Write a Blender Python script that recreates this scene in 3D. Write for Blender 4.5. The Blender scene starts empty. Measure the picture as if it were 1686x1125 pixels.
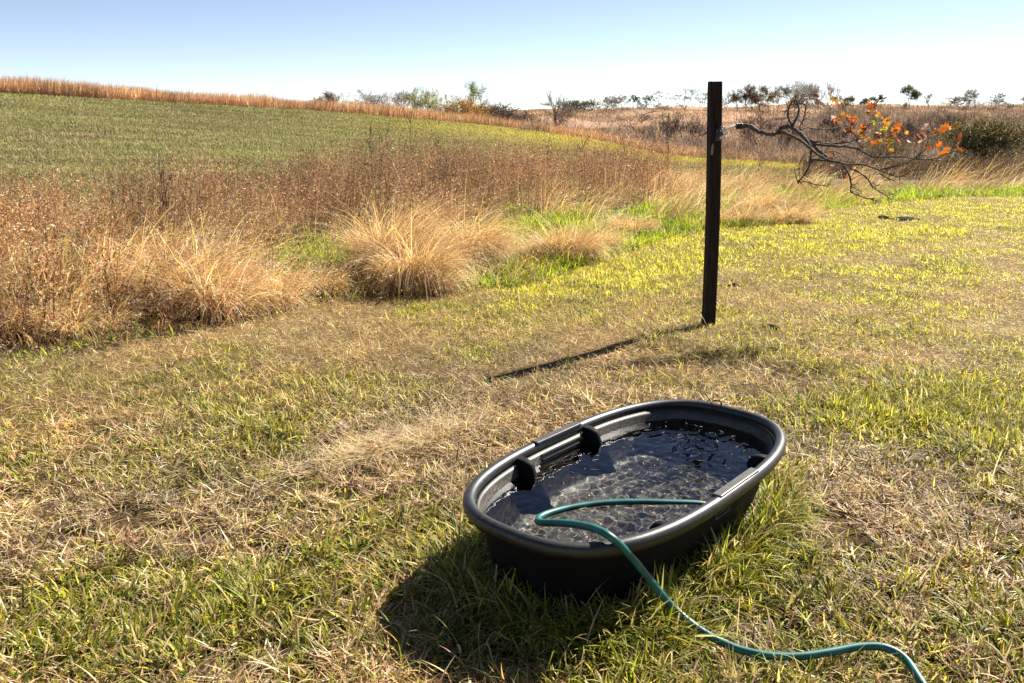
import bpy, math, random
import numpy as np
from mathutils import Vector

# ------------------------------------------------------------------ camera, world, sun, exposure
SC = bpy.context.scene
COL = SC.collection
F, PX0, PY0, YH, H = 1380.0, 843.0, 562.5, 195.0, 1.3725      # photograph's own pixels (1686 x 1125)
P = math.atan((PY0 - YH) / F)
cd = bpy.data.cameras.new('camera'); cam = bpy.data.objects.new('camera', cd); COL.objects.link(cam)
cd.sensor_width = 36.0; cd.lens = F / 1686 * 36.0; cd.clip_end = 20000; cd.clip_start = 0.05
cam.location = (0, 0, H); cam.rotation_euler = (math.pi / 2 - P, 0, 0)
SC.camera = cam
SUN = Vector((1.445, 1.30, 1.63)).normalized()
SUN_EL = math.asin(SUN.z); SUN_AZ = math.atan2(SUN.x, SUN.y)
W = bpy.data.worlds.new('World'); SC.world = W; W.use_nodes = True
wn = W.node_tree; bg = wn.nodes['Background']
sky = wn.nodes.new('ShaderNodeTexSky'); sky.sky_type = 'NISHITA'; sky.sun_disc = False
sky.sun_elevation = SUN_EL; sky.sun_rotation = SUN_AZ
sky.altitude = 300; sky.air_density = 0.5; sky.dust_density = 0.05; sky.ozone_density = 1.0
tint = wn.nodes.new('ShaderNodeVectorMath'); tint.operation = 'MULTIPLY'; tint.inputs[1].default_value = (1.32, 1.13, 1.0)
wn.links.new(sky.outputs[0], tint.inputs[0]); wn.links.new(tint.outputs[0], bg.inputs[0]); bg.inputs[1].default_value = 0.053
sl = bpy.data.lights.new('sun', 'SUN'); sl.energy = 5.0; sl.angle = math.radians(0.5); sl.color = (1.0, 0.93, 0.82)
so = bpy.data.objects.new('sun', sl); COL.objects.link(so)
so.rotation_euler = SUN.to_track_quat('Z', 'Y').to_euler(); so.location = (20, 20, 30)
sl.cycles.is_caustics_light = True
SC.view_settings.view_transform = 'Standard'; SC.view_settings.look = 'None'
SC.view_settings.exposure = 1.6; SC.view_settings.gamma = 1.0
SC.render.engine = 'CYCLES'
SC.cycles.use_denoising = True
SC.cycles.max_bounces = 8; SC.cycles.transparent_max_bounces = 8; SC.cycles.diffuse_bounces = 1

R = np.random.default_rng(7)
random.seed(7)

# ------------------------------------------------------------------ helpers
def un(px, py, z=0.0):
    """point of height z seen at photograph pixel px, py"""
    d = np.array([(px - PX0) / F, math.cos(P) - (py - PY0) / F * math.sin(P), -math.sin(P) - (py - PY0) / F * math.cos(P)])
    return d * ((z - H) / d[2]) + np.array([0, 0, H])
def uny(px, py, Y):
    """point at forward distance Y seen at pixel px, py"""
    d = np.array([(px - PX0) / F, math.cos(P) - (py - PY0) / F * math.sin(P), -math.sin(P) - (py - PY0) / F * math.cos(P)])
    return d * (Y / d[1]) + np.array([0, 0, H])

_T = np.random.default_rng(3).random((512, 512))
def vn(x, y, s, seed=0):
    x = np.asarray(x) / s + 17.3 * seed + 1000; y = np.asarray(y) / s + 9.1 * seed + 1000
    xi = np.floor(x).astype(int); yi = np.floor(y).astype(int); fx = x - xi; fy = y - yi
    fx = fx * fx * (3 - 2 * fx); fy = fy * fy * (3 - 2 * fy)
    a = _T[xi % 512, yi % 512]; b = _T[(xi + 1) % 512, yi % 512]; c = _T[xi % 512, (yi + 1) % 512]; d = _T[(xi + 1) % 512, (yi + 1) % 512]
    return (a * (1 - fx) + b * fx) * (1 - fy) + (c * (1 - fx) + d * fx) * fy
def fbm(x, y, s, seed=0, o=3):
    v = 0; a = 1; t = 0
    for k in range(o):
        v = v + a * vn(x, y, s / 2 ** k, seed + k * 5); t += a; a *= .5
    return v / t
def sstep(a, b, x):
    t = np.clip((x - a) / (b - a), 0, 1); return t * t * (3 - 2 * t)

# terrain: sight line height (pixel row) of the ground at given forward distances
TY = np.array([0.5, 14, 20, 30, 45, 65, 90, 130, 180, 300, 345, 520, 3500.])
TPX = np.array([-900, 0, 280, 560, 850, 1000, 1100, 1300, 1500, 1686, 2500.])
TT = {-900: (265, 225, 185, 145, 133, 160, 175, 190, 194, 194, 194), 0: (275, 236, 198, 155, 149, 165, 178, 190, 194, 194, 194),
      280: (280, 244, 211, 180, 165, 176, 185, 190, 192, 192, 193), 560: (288, 256, 229, 203, 184, 190, 192, 190, 189, 191, 193),
      850: (294, 271, 245, 226, 211, 213, 213, 189, 183, 186, 193), 1000: (298, 279, 258, 243, 231, 238, 225, 186, 179, 184, 193),
      1100: (299, 284, 271, 261, 254, 246, 226, 184, 178, 184, 193), 1300: (300, 289, 281, 277, 268, 250, 222, 182, 176, 183, 193),
      1500: (300, 291, 285, 281, 272, 255, 225, 178, 172, 181, 193), 1686: (300, 291, 285, 282, 275, 255, 225, 183, 177, 184, 193),
      2500: (300, 291, 285, 282, 275, 255, 225, 183, 177, 184, 193)}
_Z = np.zeros((len(TPX), len(TY)))
for i_, px_ in enumerate(TPX):
    for j_, py_ in enumerate(TT[int(px_)]): _Z[i_, j_ + 2] = uny(PX0, py_, TY[j_ + 2])[2]
_U = (TPX - PX0) / F / 1.034
NU, NY = 240, 300
gu = np.linspace(_U[0], _U[-1], NU); gl = np.linspace(math.log(0.5), math.log(3500), NY)
_A = np.array([np.interp(gl, np.log(TY), _Z[i]) for i in range(len(TPX))])
_G = np.array([np.interp(gu, _U, _A[:, j]) for j in range(NY)]).T
for _ in range(26):
    g = np.pad(_G, 1, mode='edge'); _G = (g[:-2, 1:-1] + g[2:, 1:-1] + g[1:-1, :-2] + g[1:-1, 2:] + 4 * _G) / 8
def gz(x, y):
    x = np.asarray(x, float); y = np.asarray(y, float)
    ys = np.maximum(y, 0.5); u = np.clip(x / ys, gu[0], gu[-1] - 1e-6)
    a = (u - gu[0]) / (gu[1] - gu[0]); b = np.clip((np.log(ys) - gl[0]) / (gl[1] - gl[0]), 0, NY - 1.001)
    i = np.minimum(a.astype(int), NU - 2); j = b.astype(int); fa = a - i; fb = b - j
    z = (_G[i, j] * (1 - fa) + _G[i + 1, j] * fa) * (1 - fb) + (_G[i, j + 1] * (1 - fa) + _G[i + 1, j + 1] * fa) * fb
    z = z + (fbm(x, y, 0.55, 2, 2) - .5) * 0.05 * sstep(3.2, 6, np.hypot(x - .4, y - 2.5) + 1.5) * sstep(60, 20, y)
    z = z + .055 * np.exp(-((x - .98) / .30) ** 2 - ((y - 5.02) / .12) ** 2)
    z = z + .028 * sstep(1.3, 1.02, tank_r(x, y, 0)) * sstep(.7, .95, tank_r(x, y, 0))
    z = z + (fbm(x, y, 14, 4, 2) - .5) * np.clip((y - 90) / 100, 0, 1) * 3.0
    return z

TC = np.array([0.4137, 2.5563]); TR = 0.8612; TB = 0.3431; TN = 2.7927; TA = 0.65
def to_tank(x, y):
    dx, dy = x - TC[0], y - TC[1]; return math.cos(TR) * dx + math.sin(TR) * dy, -math.sin(TR) * dx + math.cos(TR) * dy
def tank_r(x, y, off=0.0):
    a, b_ = to_tank(x, y); return (np.abs(a / (TA + off)) ** TN + np.abs(b_ / (TB + off)) ** TN) ** (1 / TN)

def tag(o, label=None, cat=None, group=None, kind=None):
    if label: o['label'] = label
    if cat: o['category'] = cat
    if group: o['group'] = group
    if kind: o['kind'] = kind
    return o
def empty(name, loc, rz=0.0):
    o = bpy.data.objects.new(name, None); COL.objects.link(o); o.location = loc; o.rotation_euler = (0, 0, rz)
    o.empty_display_size = 0.1
    return o
def mesh_np(name, v, quads=None, tris=None, mat=None, parent=None, col=None, smooth=False):
    """one mesh object from numpy arrays"""
    me = bpy.data.meshes.new(name); v = np.asarray(v, np.float32)
    q = np.zeros((0, 4), int) if quads is None else np.asarray(quads, int).reshape(-1, 4)
    t = np.zeros((0, 3), int) if tris is None else np.asarray(tris, int).reshape(-1, 3)
    loops = np.concatenate([q.ravel(), t.ravel()]).astype(np.int32)
    starts = np.concatenate([np.arange(len(q)) * 4, len(q) * 4 + np.arange(len(t)) * 3]).astype(np.int32)
    me.vertices.add(len(v)); me.vertices.foreach_set('co', v.ravel())
    me.loops.add(len(loops)); me.loops.foreach_set('vertex_index', loops)
    me.polygons.add(len(starts)); me.polygons.foreach_set('loop_start', starts)
    if smooth: me.polygons.foreach_set('use_smooth', np.ones(len(starts), bool))
    me.update(calc_edges=True)
    if col is not None:
        a = me.attributes.new('col', 'FLOAT_COLOR', 'POINT')
        c = np.ones((len(v), 4), np.float32); c[:, :3] = col; a.data.foreach_set('color', c.ravel())
    if mat: me.materials.append(mat)
    o = bpy.data.objects.new(name, me); COL.objects.link(o); o.parent = parent
    return o
class MB:
    """collects pieces into one mesh"""
    def __init__(s): s.v = []; s.f = []
    def add(s, v, f):
        n = len(s.v); s.v += [tuple(float(c) for c in p) for p in v]; s.f += [tuple(i + n for i in q) for q in f]; return s
    def box(s, c, d, rot=0.0, bev=0.0):
        x, y, z = d[0] / 2, d[1] / 2, d[2] / 2; ca, sa = math.cos(rot), math.sin(rot); vs = []
        for sx in (-1, 1):
            for sy in (-1, 1):
                for sz in (-1, 1): vs.append((c[0] + ca * sx * x - sa * sy * y, c[1] + sa * sx * x + ca * sy * y, c[2] + sz * z))
        return s.add(vs, [(0, 1, 3, 2), (4, 6, 7, 5), (0, 4, 5, 1), (2, 3, 7, 6), (0, 2, 6, 4), (1, 5, 7, 3)])
    def tube(s, pts, r, n=8, cap=True):
        pts = [Vector(p) for p in pts]; rs = r if hasattr(r, '__len__') else [r] * len(pts); vs = []; up = Vector((0.31, 0.2, 0.93))
        prev = None
        for i, p in enumerate(pts):
            d = (pts[min(i + 1, len(pts) - 1)] - pts[max(i - 1, 0)]).normalized()
            if prev is None: a = d.cross(up); a = a.normalized() if a.length > 1e-3 else d.orthogonal().normalized()
            else: a = (prev - d * prev.dot(d)).normalized()
            prev = a; b = d.cross(a)
            for k in range(n):
                t = 2 * math.pi * k / n; vs.append(p + (a * math.cos(t) + b * math.sin(t)) * rs[i])
        f = [(i * n + k, i * n + (k + 1) % n, (i + 1) * n + (k + 1) % n, (i + 1) * n + k) for i in range(len(pts) - 1) for k in range(n)]
        if cap: f += [tuple(range(n - 1, -1, -1)), tuple((len(pts) - 1) * n + k for k in range(n))]
        return s.add(vs, f)
    def build(s, name, mat, parent=None, smooth=False, bevel=0.0):
        me = bpy.data.meshes.new(name); me.from_pydata(s.v, [], s.f); me.update()
        if smooth: me.polygons.foreach_set('use_smooth', [True] * len(me.polygons))
        if mat: me.materials.append(mat)
        o = bpy.data.objects.new(name, me); COL.objects.link(o); o.parent = parent
        if bevel:
            m = o.modifiers.new('bevel', 'BEVEL'); m.width = bevel; m.segments = 2; m.limit_method = 'ANGLE'
        return o

# ------------------------------------------------------------------ materials
def new_mat(name):
    m = bpy.data.materials.new(name); m.use_nodes = True; n = m.node_tree.nodes; b = n['Principled BSDF']; return m, m.node_tree, b
def nd(t, kind, **kw):
    n = t.nodes.new('ShaderNode' + kind)
    for k, v in kw.items():
        if k in n.inputs: n.inputs[k].default_value = v
        else: setattr(n, k, v)
    return n
def ramp(t, fac, stops):
    r = t.nodes.new('ShaderNodeValToRGB'); e = r.color_ramp.elements
    while len(e) > 1: e.remove(e[-1])
    e[0].position = stops[0][0]; e[0].color = (*stops[0][1], 1)
    for p_, c_ in stops[1:]:
        k = e.new(p_); k.color = (*c_, 1)
    t.links.new(fac, r.inputs[0]); return r.outputs[0]
def leafmat(name, trans=0.4, rough=0.5, spec=0.35, tgain=1.25, warm=(1.0, 1.0, 0.75)):
    """colour from the mesh attribute, partly translucent like a real leaf"""
    m, t, b = new_mat(name)
    a = nd(t, 'Attribute', attribute_name='col')
    t.links.new(a.outputs['Color'], b.inputs['Base Color']); b.inputs['Roughness'].default_value = rough
    b.inputs['Specular IOR Level'].default_value = spec
    mul = nd(t, 'VectorMath', operation='MULTIPLY'); mul.inputs[1].default_value = tuple(tgain * w for w in warm)
    t.links.new(a.outputs['Color'], mul.inputs[0])
    tr = nd(t, 'BsdfTranslucent'); t.links.new(mul.outputs[0], tr.inputs[0])
    mx = nd(t, 'MixShader'); mx.inputs[0].default_value = trans
    t.links.new(b.outputs[0], mx.inputs[1]); t.links.new(tr.outputs[0], mx.inputs[2])
    t.links.new(mx.outputs[0], t.nodes['Material Output'].inputs[0])
    return m
M_grass = leafmat('grass_blade', 0.42, 0.5, 0.2, 1.3, (1, .98, .75))
M_weed = leafmat('dry_weed', 0.42, 0.6, 0.2, 1.3, (1, .9, .75))
M_straw = leafmat('straw', 0.42, 0.55, 0.2, 1.3, (1, .9, .62))
M_far = leafmat('far_foliage', 0.38, 0.8, 0.1)  # translucency raised so distant twigs pale as if in haze
M_crop = leafmat('crop_blade', 0.3, 0.85, 0.08)
M_leaf = leafmat('oak_leaf', 0.5, 0.4, 0.5, 1.7, (1, .9, .6))

m, t, b = new_mat('ground_soil'); M_ground = m
a = nd(t, 'Attribute', attribute_name='col'); tc = nd(t, 'TexCoord')
n1 = nd(t, 'TexNoise', Scale=38.0, Detail=8.0, Roughness=0.7); n2 = nd(t, 'TexNoise', Scale=2.3, Detail=10.0, Roughness=0.75)
t.links.new(tc.outputs['Object'], n1.inputs['Vector']); t.links.new(tc.outputs['Object'], n2.inputs['Vector'])
c1 = ramp(t, n1.outputs[0], [(0.3, (0.45, 0.42, 0.4)), (0.5, (0.95, 0.92, 0.9)), (0.7, (1.5, 1.45, 1.35))])
c2 = ramp(t, n2.outputs[0], [(0.3, (0.6, 0.62, 0.6)), (0.5, (1, 1, 1)), (0.72, (1.4, 1.3, 1.2))])
v1 = nd(t, 'VectorMath', operation='MULTIPLY'); v2 = nd(t, 'VectorMath', operation='MULTIPLY')
t.links.new(a.outputs['Color'], v1.inputs[0]); t.links.new(c1, v1.inputs[1]); t.links.new(v1.outputs[0], v2.inputs[0]); t.links.new(c2, v2.inputs[1])
t.links.new(v2.outputs[0], b.inputs['Base Color']); b.inputs['Roughness'].default_value = 0.95; b.inputs['Specular IOR Level'].default_value = 0.1
bp = nd(t, 'Bump', Strength=0.8, Distance=0.02); t.links.new(n1.outputs[0], bp.inputs['Height']); t.links.new(bp.outputs[0], b.inputs['Normal'])

def simple(name, col, rough=0.6, scale=30, var=0.35, bump=0.15, spec=0.5, dist=0.004, stretch=None):
    m, t, b = new_mat(name); tc = nd(t, 'TexCoord'); n = nd(t, 'TexNoise', Scale=scale, Detail=7.0, Roughness=0.65)
    src = tc.outputs['Object']
    if stretch:
        mp = nd(t, 'Mapping'); mp.inputs['Scale'].default_value = stretch; t.links.new(src, mp.inputs[0]); src = mp.outputs[0]
    t.links.new(src, n.inputs['Vector'])
    o = ramp(t, n.outputs[0], [(0.3, tuple(c * (1 - var) for c in col)), (0.7, tuple(min(1, c * (1 + var)) for c in col))])
    t.links.new(o, b.inputs['Base Color']); b.inputs['Roughness'].default_value = rough; b.inputs['Specular IOR Level'].default_value = spec
    bp = nd(t, 'Bump', Strength=bump, Distance=dist); t.links.new(n.outputs[0], bp.inputs['Height']); t.links.new(bp.outputs[0], b.inputs['Normal'])
    return m
M_wood = simple('weathered_timber', (0.022, 0.015, 0.010), 0.85, 22, 0.9, 0.7, 0.2, 0.006, (5, 5, 0.35))
M_bark = simple('oak_bark', (0.085, 0.07, 0.055), 0.8, 60, 0.6, 0.9, 0.3, 0.004)
M_fbark = simple('far_bark', (0.10, 0.085, 0.075), 0.9, 3, 0.3, 0.0, 0.1)
M_hook = simple('blue_grey_metal', (0.018, 0.028, 0.045), 0.4, 50, 0.4, 0.2, 0.6)
M_wire = simple('black_wire', (0.02, 0.02, 0.02), 0.4, 50, 0.3, 0.1)
M_clay = simple('dark_clod', (0.035, 0.026, 0.02), 0.95, 20, 0.5, 0.8, 0.1, 0.02)

# black moulded plastic, dusted and chalky, with a dried silt line inside
m, t, b = new_mat('tank_plastic'); M_tank = m
tc = nd(t, 'TexCoord'); n1 = nd(t, 'TexNoise', Scale=160.0, Detail=4.0, Roughness=0.7); n2 = nd(t, 'TexNoise', Scale=9.0, Detail=8.0, Roughness=0.7)
t.links.new(tc.outputs['Object'], n1.inputs['Vector']); t.links.new(tc.outputs['Object'], n2.inputs['Vector'])
base = ramp(t, n2.outputs[0], [(0.35, (0.0045, 0.0045, 0.005)), (0.6, (0.006, 0.006, 0.0065)), (0.8, (0.013, 0.0125, 0.012))])
t.links.new(base, b.inputs['Base Color'])
rr = ramp(t, n2.outputs[0], [(0.3, (0.55,) * 3), (0.7, (0.75,) * 3)]); t.links.new(rr, b.inputs['Roughness'])
b.inputs['Specular IOR Level'].default_value = 0.12
bp = nd(t, 'Bump', Strength=0.35, Distance=0.002); t.links.new(n1.outputs[0], bp.inputs['Height']); t.links.new(bp.outputs[0], b.inputs['Normal'])
M_rim = simple('dusty_rim_plastic', (0.019, 0.0185, 0.018), 0.42, 55, 0.55, 0.35, 0.5, 0.0015)
M_lip = simple('worn_lip_plastic', (0.055, 0.052, 0.048), 0.45, 60, 0.4, 0.3, 0.5, 0.0015)
# the inside shell carries silt near and below the water line
m, t, b = new_mat('tank_plastic_silted'); M_shell = m
tc = nd(t, 'TexCoord'); sp = nd(t, 'SeparateXYZ'); t.links.new(tc.outputs['Object'], sp.inputs[0])
n2 = nd(t, 'TexNoise', Scale=11.0, Detail=9.0, Roughness=0.72); n3 = nd(t, 'TexNoise', Scale=13.0, Detail=9.0, Roughness=0.75); n4 = nd(t, 'TexNoise', Scale=170.0, Detail=3.0)
for q in (n2, n3, n4): t.links.new(tc.outputs['Object'], q.inputs['Vector'])
ad = nd(t, 'Math', operation='MULTIPLY_ADD'); ad.inputs[1].default_value = 0.09; t.links.new(n2.outputs[0], ad.inputs[0]); t.links.new(sp.outputs[2], ad.inputs[2])
line = ramp(t, ad.outputs[0], [(0.0, (1, 1, 1)), (0.225, (.8,) * 3), (0.25, (.95,) * 3), (0.285, (0.0,) * 3)])
dry = ramp(t, n2.outputs[0], [(0.3, (0.007, 0.007, 0.008)), (0.65, (0.018, 0.017, 0.0165))])
silt = ramp(t, n3.outputs[0], [(0.3, (0.016, 0.012, 0.008)), (0.5, (0.034, 0.025, 0.017)), (0.75, (0.10, 0.073, 0.048))])
tide = ramp(t, ad.outputs[0], [(0.272, (0, 0, 0)), (0.284, (.42,) * 3), (0.293, (.3,) * 3), (0.315, (0,) * 3)]); tan_ = nd(t, 'RGB'); tan_.outputs[0].default_value = (0.30, 0.235, 0.165, 1)
tm = nd(t, 'Math', operation='MULTIPLY'); t.links.new(tide, tm.inputs[0]); nr_ = ramp(t, n4.outputs[0], [(.35, (.1,) * 3), (.6, (1,) * 3)]); t.links.new(nr_, tm.inputs[1])
mx0 = nd(t, 'Mix', data_type='RGBA'); t.links.new(line, mx0.inputs[0]); t.links.new(dry, mx0.inputs[6]); t.links.new(silt, mx0.inputs[7])
mx = nd(t, 'Mix', data_type='RGBA'); t.links.new(tm.outputs[0], mx.inputs[0]); t.links.new(mx0.outputs[2], mx.inputs[6]); t.links.new(tan_.outputs[0], mx.inputs[7])
t.links.new(mx.outputs[2], b.inputs['Base Color']); b.inputs['Roughness'].default_value = 0.5
bp = nd(t, 'Bump', Strength=0.35, Distance=0.002); t.links.new(n4.outputs[0], bp.inputs['Height']); t.links.new(bp.outputs[0], b.inputs['Normal'])

m, t, b = new_mat('tank_water'); M_water = m
b.inputs['Base Color'].default_value = (0.86, 0.9, 0.88, 1); b.inputs['Roughness'].default_value = 0.0; b.inputs['IOR'].default_value = 1.33
b.inputs['Transmission Weight'].default_value = 1.0; b.inputs['Specular Tint'].default_value = (.4, .55, .95, 1)

m, t, b = new_mat('hose_vinyl'); M_hose = m
tc = nd(t, 'TexCoord'); w1 = nd(t, 'TexNoise', Scale=25.0, Detail=5.0)
t.links.new(tc.outputs['Object'], w1.inputs['Vector'])
o = ramp(t, w1.outputs[0], [(0.3, (0.0, 0.055, 0.05)), (0.55, (0.0, 0.10, 0.088)), (0.75, (0.015, 0.13, 0.112))])
t.links.new(o, b.inputs['Base Color']); b.inputs['Roughness'].default_value = 0.42; b.inputs['Specular IOR Level'].default_value = 0.55
w2 = nd(t, 'TexNoise', Scale=350.0); t.links.new(tc.outputs['Object'], w2.inputs['Vector'])
bp = nd(t, 'Bump', Strength=0.25, Distance=0.001); t.links.new(w2.outputs[0], bp.inputs['Height']); t.links.new(bp.outputs[0], b.inputs['Normal'])
m, t, b = new_mat('twisted_rope'); M_rope = m
b.inputs['Base Color'].default_value = (0.80, 0.70, 0.58, 1); b.inputs['Roughness'].default_value = 0.8

# ------------------------------------------------------------------ regions on the ground
def wpoly(pts, z=0.0): return np.array([un(px, py, z)[:2] for px, py in pts])
def inpoly(x, y, pl):
    r = np.zeros(len(x), bool); n = len(pl)
    for i in range(n):
        x1, y1 = pl[i]; x2, y2 = pl[(i + 1) % n]
        c = ((y1 > y) != (y2 > y)) & (x < (x2 - x1) * (y - y1) / (y2 - y1 + 1e-12) + x1); r ^= c
    return r
EDGE_PX = [(-700, 700), (-350, 660), (0, 592), (130, 577), (250, 560), (330, 546), (400, 530), (520, 503), (640, 484), (700, 480), (760, 478), (850, 470),
           (930, 448), (1000, 424), (1090, 398), (1200, 376), (1330, 368), (1365, 345), (1450, 334), (1540, 326), (1686, 321), (2000, 312), (2600, 310)]
EDGE = wpoly(EDGE_PX)
ES = np.cumsum(np.r_[0, np.hypot(*(EDGE[1:] - EDGE[:-1]).T)])
# signed distance beyond the mown edge (positive = uncut side)
def edge_d(x, y):
    best = np.full(len(x), 1e9); sgn = np.ones(len(x))
    for (x1, y1), (x2, y2) in zip(EDGE[:-1], EDGE[1:]):
        dx, dy = x2 - x1, y2 - y1; tt = np.clip(((x - x1) * dx + (y - y1) * dy) / (dx * dx + dy * dy), 0, 1)
        d = np.hypot(x - x1 - tt * dx, y - y1 - tt * dy); c = dx * (y - y1) - dy * (x - x1)
        u = d < best; best = np.where(u, d, best); sgn = np.where(u, np.sign(c), sgn)
    return best * sgn
def pxof(x, y):          # photograph column of a ground point, used to lay regions out on the land
    d = y * math.cos(P) + H * math.sin(P); return PX0 + F * x / np.maximum(d, .05)
FRONT_U = np.array([-900, 0, 250, 420, 600, 850, 1000, 1160, 1350, 1686, 2600.]); FRONT_Y = np.array([10, 11, 12, 13.5, 16.5, 19, 21, 20, 17.5, 18.5, 19.])
def front_y(px): return np.interp(px, FRONT_U, FRONT_Y)
STRIP_PX = np.array([-900, 0, 280, 560, 850, 1000, 1100, 1200, 1350.]); STRIP_Y = np.array([62, 70, 80, 88, 90, 84, 76, 84, 92.])

# ------------------------------------------------------------------ ground sheet
def lawn_green(x, y):
    """0 = dry, 1 = lush, over the mown lawn"""
    g = 0.23 + .9 * np.exp(-((tank_r(x, y) - .9) / .5) ** 2) * sstep(.9, -.2, (x - .3) * .7 + (y - 2.3)) + 1.6 * (fbm(x, y, .55, 1, 3) - .5) + .7 * (fbm(x, y, 2.6, 8, 2) - .5)  # greener on the tank's shadow side, so darker grass deepens the shadow
    for px, py, r, k in ((120, 1050, .5, .2), (420, 960, .35, .25), (1300, 950, .5, .35), (1600, 1000, .6, .3), (1250, 900, .2, .5), (1500, 750, .8, .2), (1650, 660, .7, .35),
                         (1500, 400, 3.5, .35), (1250, 395, 1.6, .9), (1600, 340, 3, .8), (1050, 430, 1.3, .9), (930, 470, .9, .6), (820, 490, .6, .5), (650, 745, .3, -.6), (600, 780, .25, -.5), (700, 700, .35, -.5),
                         (430, 890, .25, -.6), (1150, 600, .6, -.3), (1250, 560, .7, -.3), (480, 1090, .25, -.2), (1400, 800, .3, -.35), (200, 620, 1.2, -.05), (900, 660, .4, -.3), (1480, 1060, .25, .2)):
        c = un(px, py); g = g + k * np.exp(-((x - c[0]) ** 2 + (y - c[1]) ** 2) / (r * r))
    return g
def lerp3(a, b_, k): return np.asarray(a)[None] * (1 - k[:, None]) + np.asarray(b_)[None] * k[:, None]
def ground_colors(x, y):
    c = np.zeros((len(x), 3)); px = pxof(x, y)
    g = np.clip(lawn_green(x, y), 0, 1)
    lawn = lerp3((0.075, 0.048, 0.026), (0.03, 0.028, 0.010), g); lawn = lawn + (np.array([[.11, .08, .036]]) * sstep(3.2, 6, np.hypot(x, y))[:, None]); lawn = lawn * (1 - .6 * np.exp(-((tank_r(x, y) - .9) / .45) ** 2))[:, None]  # soil colour darkened in a ring round the tank to deepen its shadow
    under = np.tile((0.05, 0.033, 0.02), (len(x), 1))
    k = fbm(x * .35, y, 1.6, 21, 3)
    fg = lerp3((0.09, 0.065, 0.035), (0.12, 0.115, 0.04), sstep(.38, .6, k))
    yel = sstep(500, 1000, px) * sstep(30, 60, y); fg = fg * (1 - yel[:, None]) + lerp3((0.20, .18, .05), (0.30, .25, .08), k) * yel[:, None]
    h = fbm(x, y, 28, 31, 4); hill = lerp3((0.12, 0.075, 0.055), (0.34, 0.225, 0.155), sstep(.38, .62, h))
    fy = front_y(px); d = edge_d(x, y); sy = np.interp(px, STRIP_PX, STRIP_Y)
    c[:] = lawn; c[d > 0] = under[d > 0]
    fm = (y > fy); c[fm] = fg[fm]
    hm = (y > sy) | ((px > 1370) & (y > 24)); c[hm] = hill[hm]
    bk = y < 0.3; c[bk] = lawn[bk]
    return c
fa = np.radians(np.linspace(-50, 50, 620)); ba = np.radians(np.linspace(50, 310, 120))[1:-1]
ang = np.r_[fa, ba]; rad = np.r_[np.geomspace(0.25, 400, 330), np.geomspace(430, 6000, 16)]
AA, RR = np.meshgrid(ang, rad); X = (RR * np.sin(AA)).ravel(); Y = (RR * np.cos(AA)).ravel()
V = np.c_[X, Y, gz(X, Y)]; V = np.r_[V, [[0, 0, 0.0]]]
na, nr = len(ang), len(rad); ii, jj = np.meshgrid(np.arange(nr - 1), np.arange(na), indexing='ij'); j2 = (jj + 1) % na
Q = np.stack([ii * na + jj, (ii + 1) * na + jj, (ii + 1) * na + j2, ii * na + j2], -1).reshape(-1, 4)[:, ::-1]
T3 = np.array([(nr * na, (k + 1) % na, k) for k in range(na)])[:, ::-1]
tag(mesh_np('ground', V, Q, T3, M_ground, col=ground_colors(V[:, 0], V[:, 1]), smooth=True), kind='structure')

# ------------------------------------------------------------------ blades
def blades(base, h, w, az, lean, curve, col, nseg=3, tip=None, roll=None, prof=None):
    N = len(base); tm = (np.arange(nseg) + .5) / nseg
    an = lean[:, None] + curve[:, None] * tm[None]; st = (h / nseg)[:, None]
    ph = np.c_[np.zeros(N), np.cumsum(np.sin(an) * st, 1)]; pz = np.c_[np.zeros(N), np.cumsum(np.cos(an) * st, 1)]
    dx, dy = np.sin(az), np.cos(az); r = np.zeros(N) if roll is None else roll
    wx = np.cos(r) * dy - np.sin(r) * dx * .6; wy = -np.cos(r) * dx - np.sin(r) * dy * .6; wz = np.sin(r) * .5
    v = np.empty((N, 2 * nseg + 1, 3)); tt = np.linspace(0, 1, nseg + 1)
    pr = (0.55 + 1.5 * tt * (1 - tt) * (1.4 - tt)) * (1 - tt ** 3) if prof is None else np.asarray(prof)
    for k in range(nseg + 1):
        cx = base[:, 0] + dx * ph[:, k]; cy = base[:, 1] + dy * ph[:, k]; cz = base[:, 2] + pz[:, k]
        if k == nseg: v[:, 2 * nseg] = np.c_[cx, cy, cz]
        else:
            hw = w * pr[k] * .5
            v[:, 2 * k] = np.c_[cx - wx * hw, cy - wy * hw, cz - wz * hw]; v[:, 2 * k + 1] = np.c_[cx + wx * hw, cy + wy * hw, cz + wz * hw]
    o = (np.arange(N) * (2 * nseg + 1))[:, None]
    q = np.concatenate([o + np.array([2 * k, 2 * k + 1, 2 * k + 3, 2 * k + 2]) for k in range(nseg - 1)], 0) if nseg > 1 else np.zeros((0, 4), int)
    t_ = o + np.array([2 * nseg - 2, 2 * nseg - 1, 2 * nseg])
    c = np.repeat(col[:, None, :], 2 * nseg + 1, 1)
    if tip is not None:
        kk = np.repeat(tt, 2)[:2 * nseg + 1][None, :, None] ** 1.5; c = c * (1 - kk) + tip[:, None, :] * kk
    return v.reshape(-1, 3), q, t_, c.reshape(-1, 3)
def quads_rand(cen, sx, sy, col, rng):
    """small randomly turned leaf faces"""
    N = len(cen); a = rng.normal(size=(N, 3)); a /= np.linalg.norm(a, axis=1)[:, None]; b_ = np.cross(a, rng.normal(size=(N, 3))); b_ /= np.linalg.norm(b_, axis=1)[:, None]
    a = a * (sx / 2)[:, None]; b_ = b_ * (sy / 2)[:, None]
    v = np.stack([cen - a, cen + b_ * .9, cen + a, cen - b_ * .9], 1).reshape(-1, 3); q = np.arange(N * 4).reshape(-1, 4)
    return v, q, np.zeros((0, 3), int), np.repeat(col, 4, 0)
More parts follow.
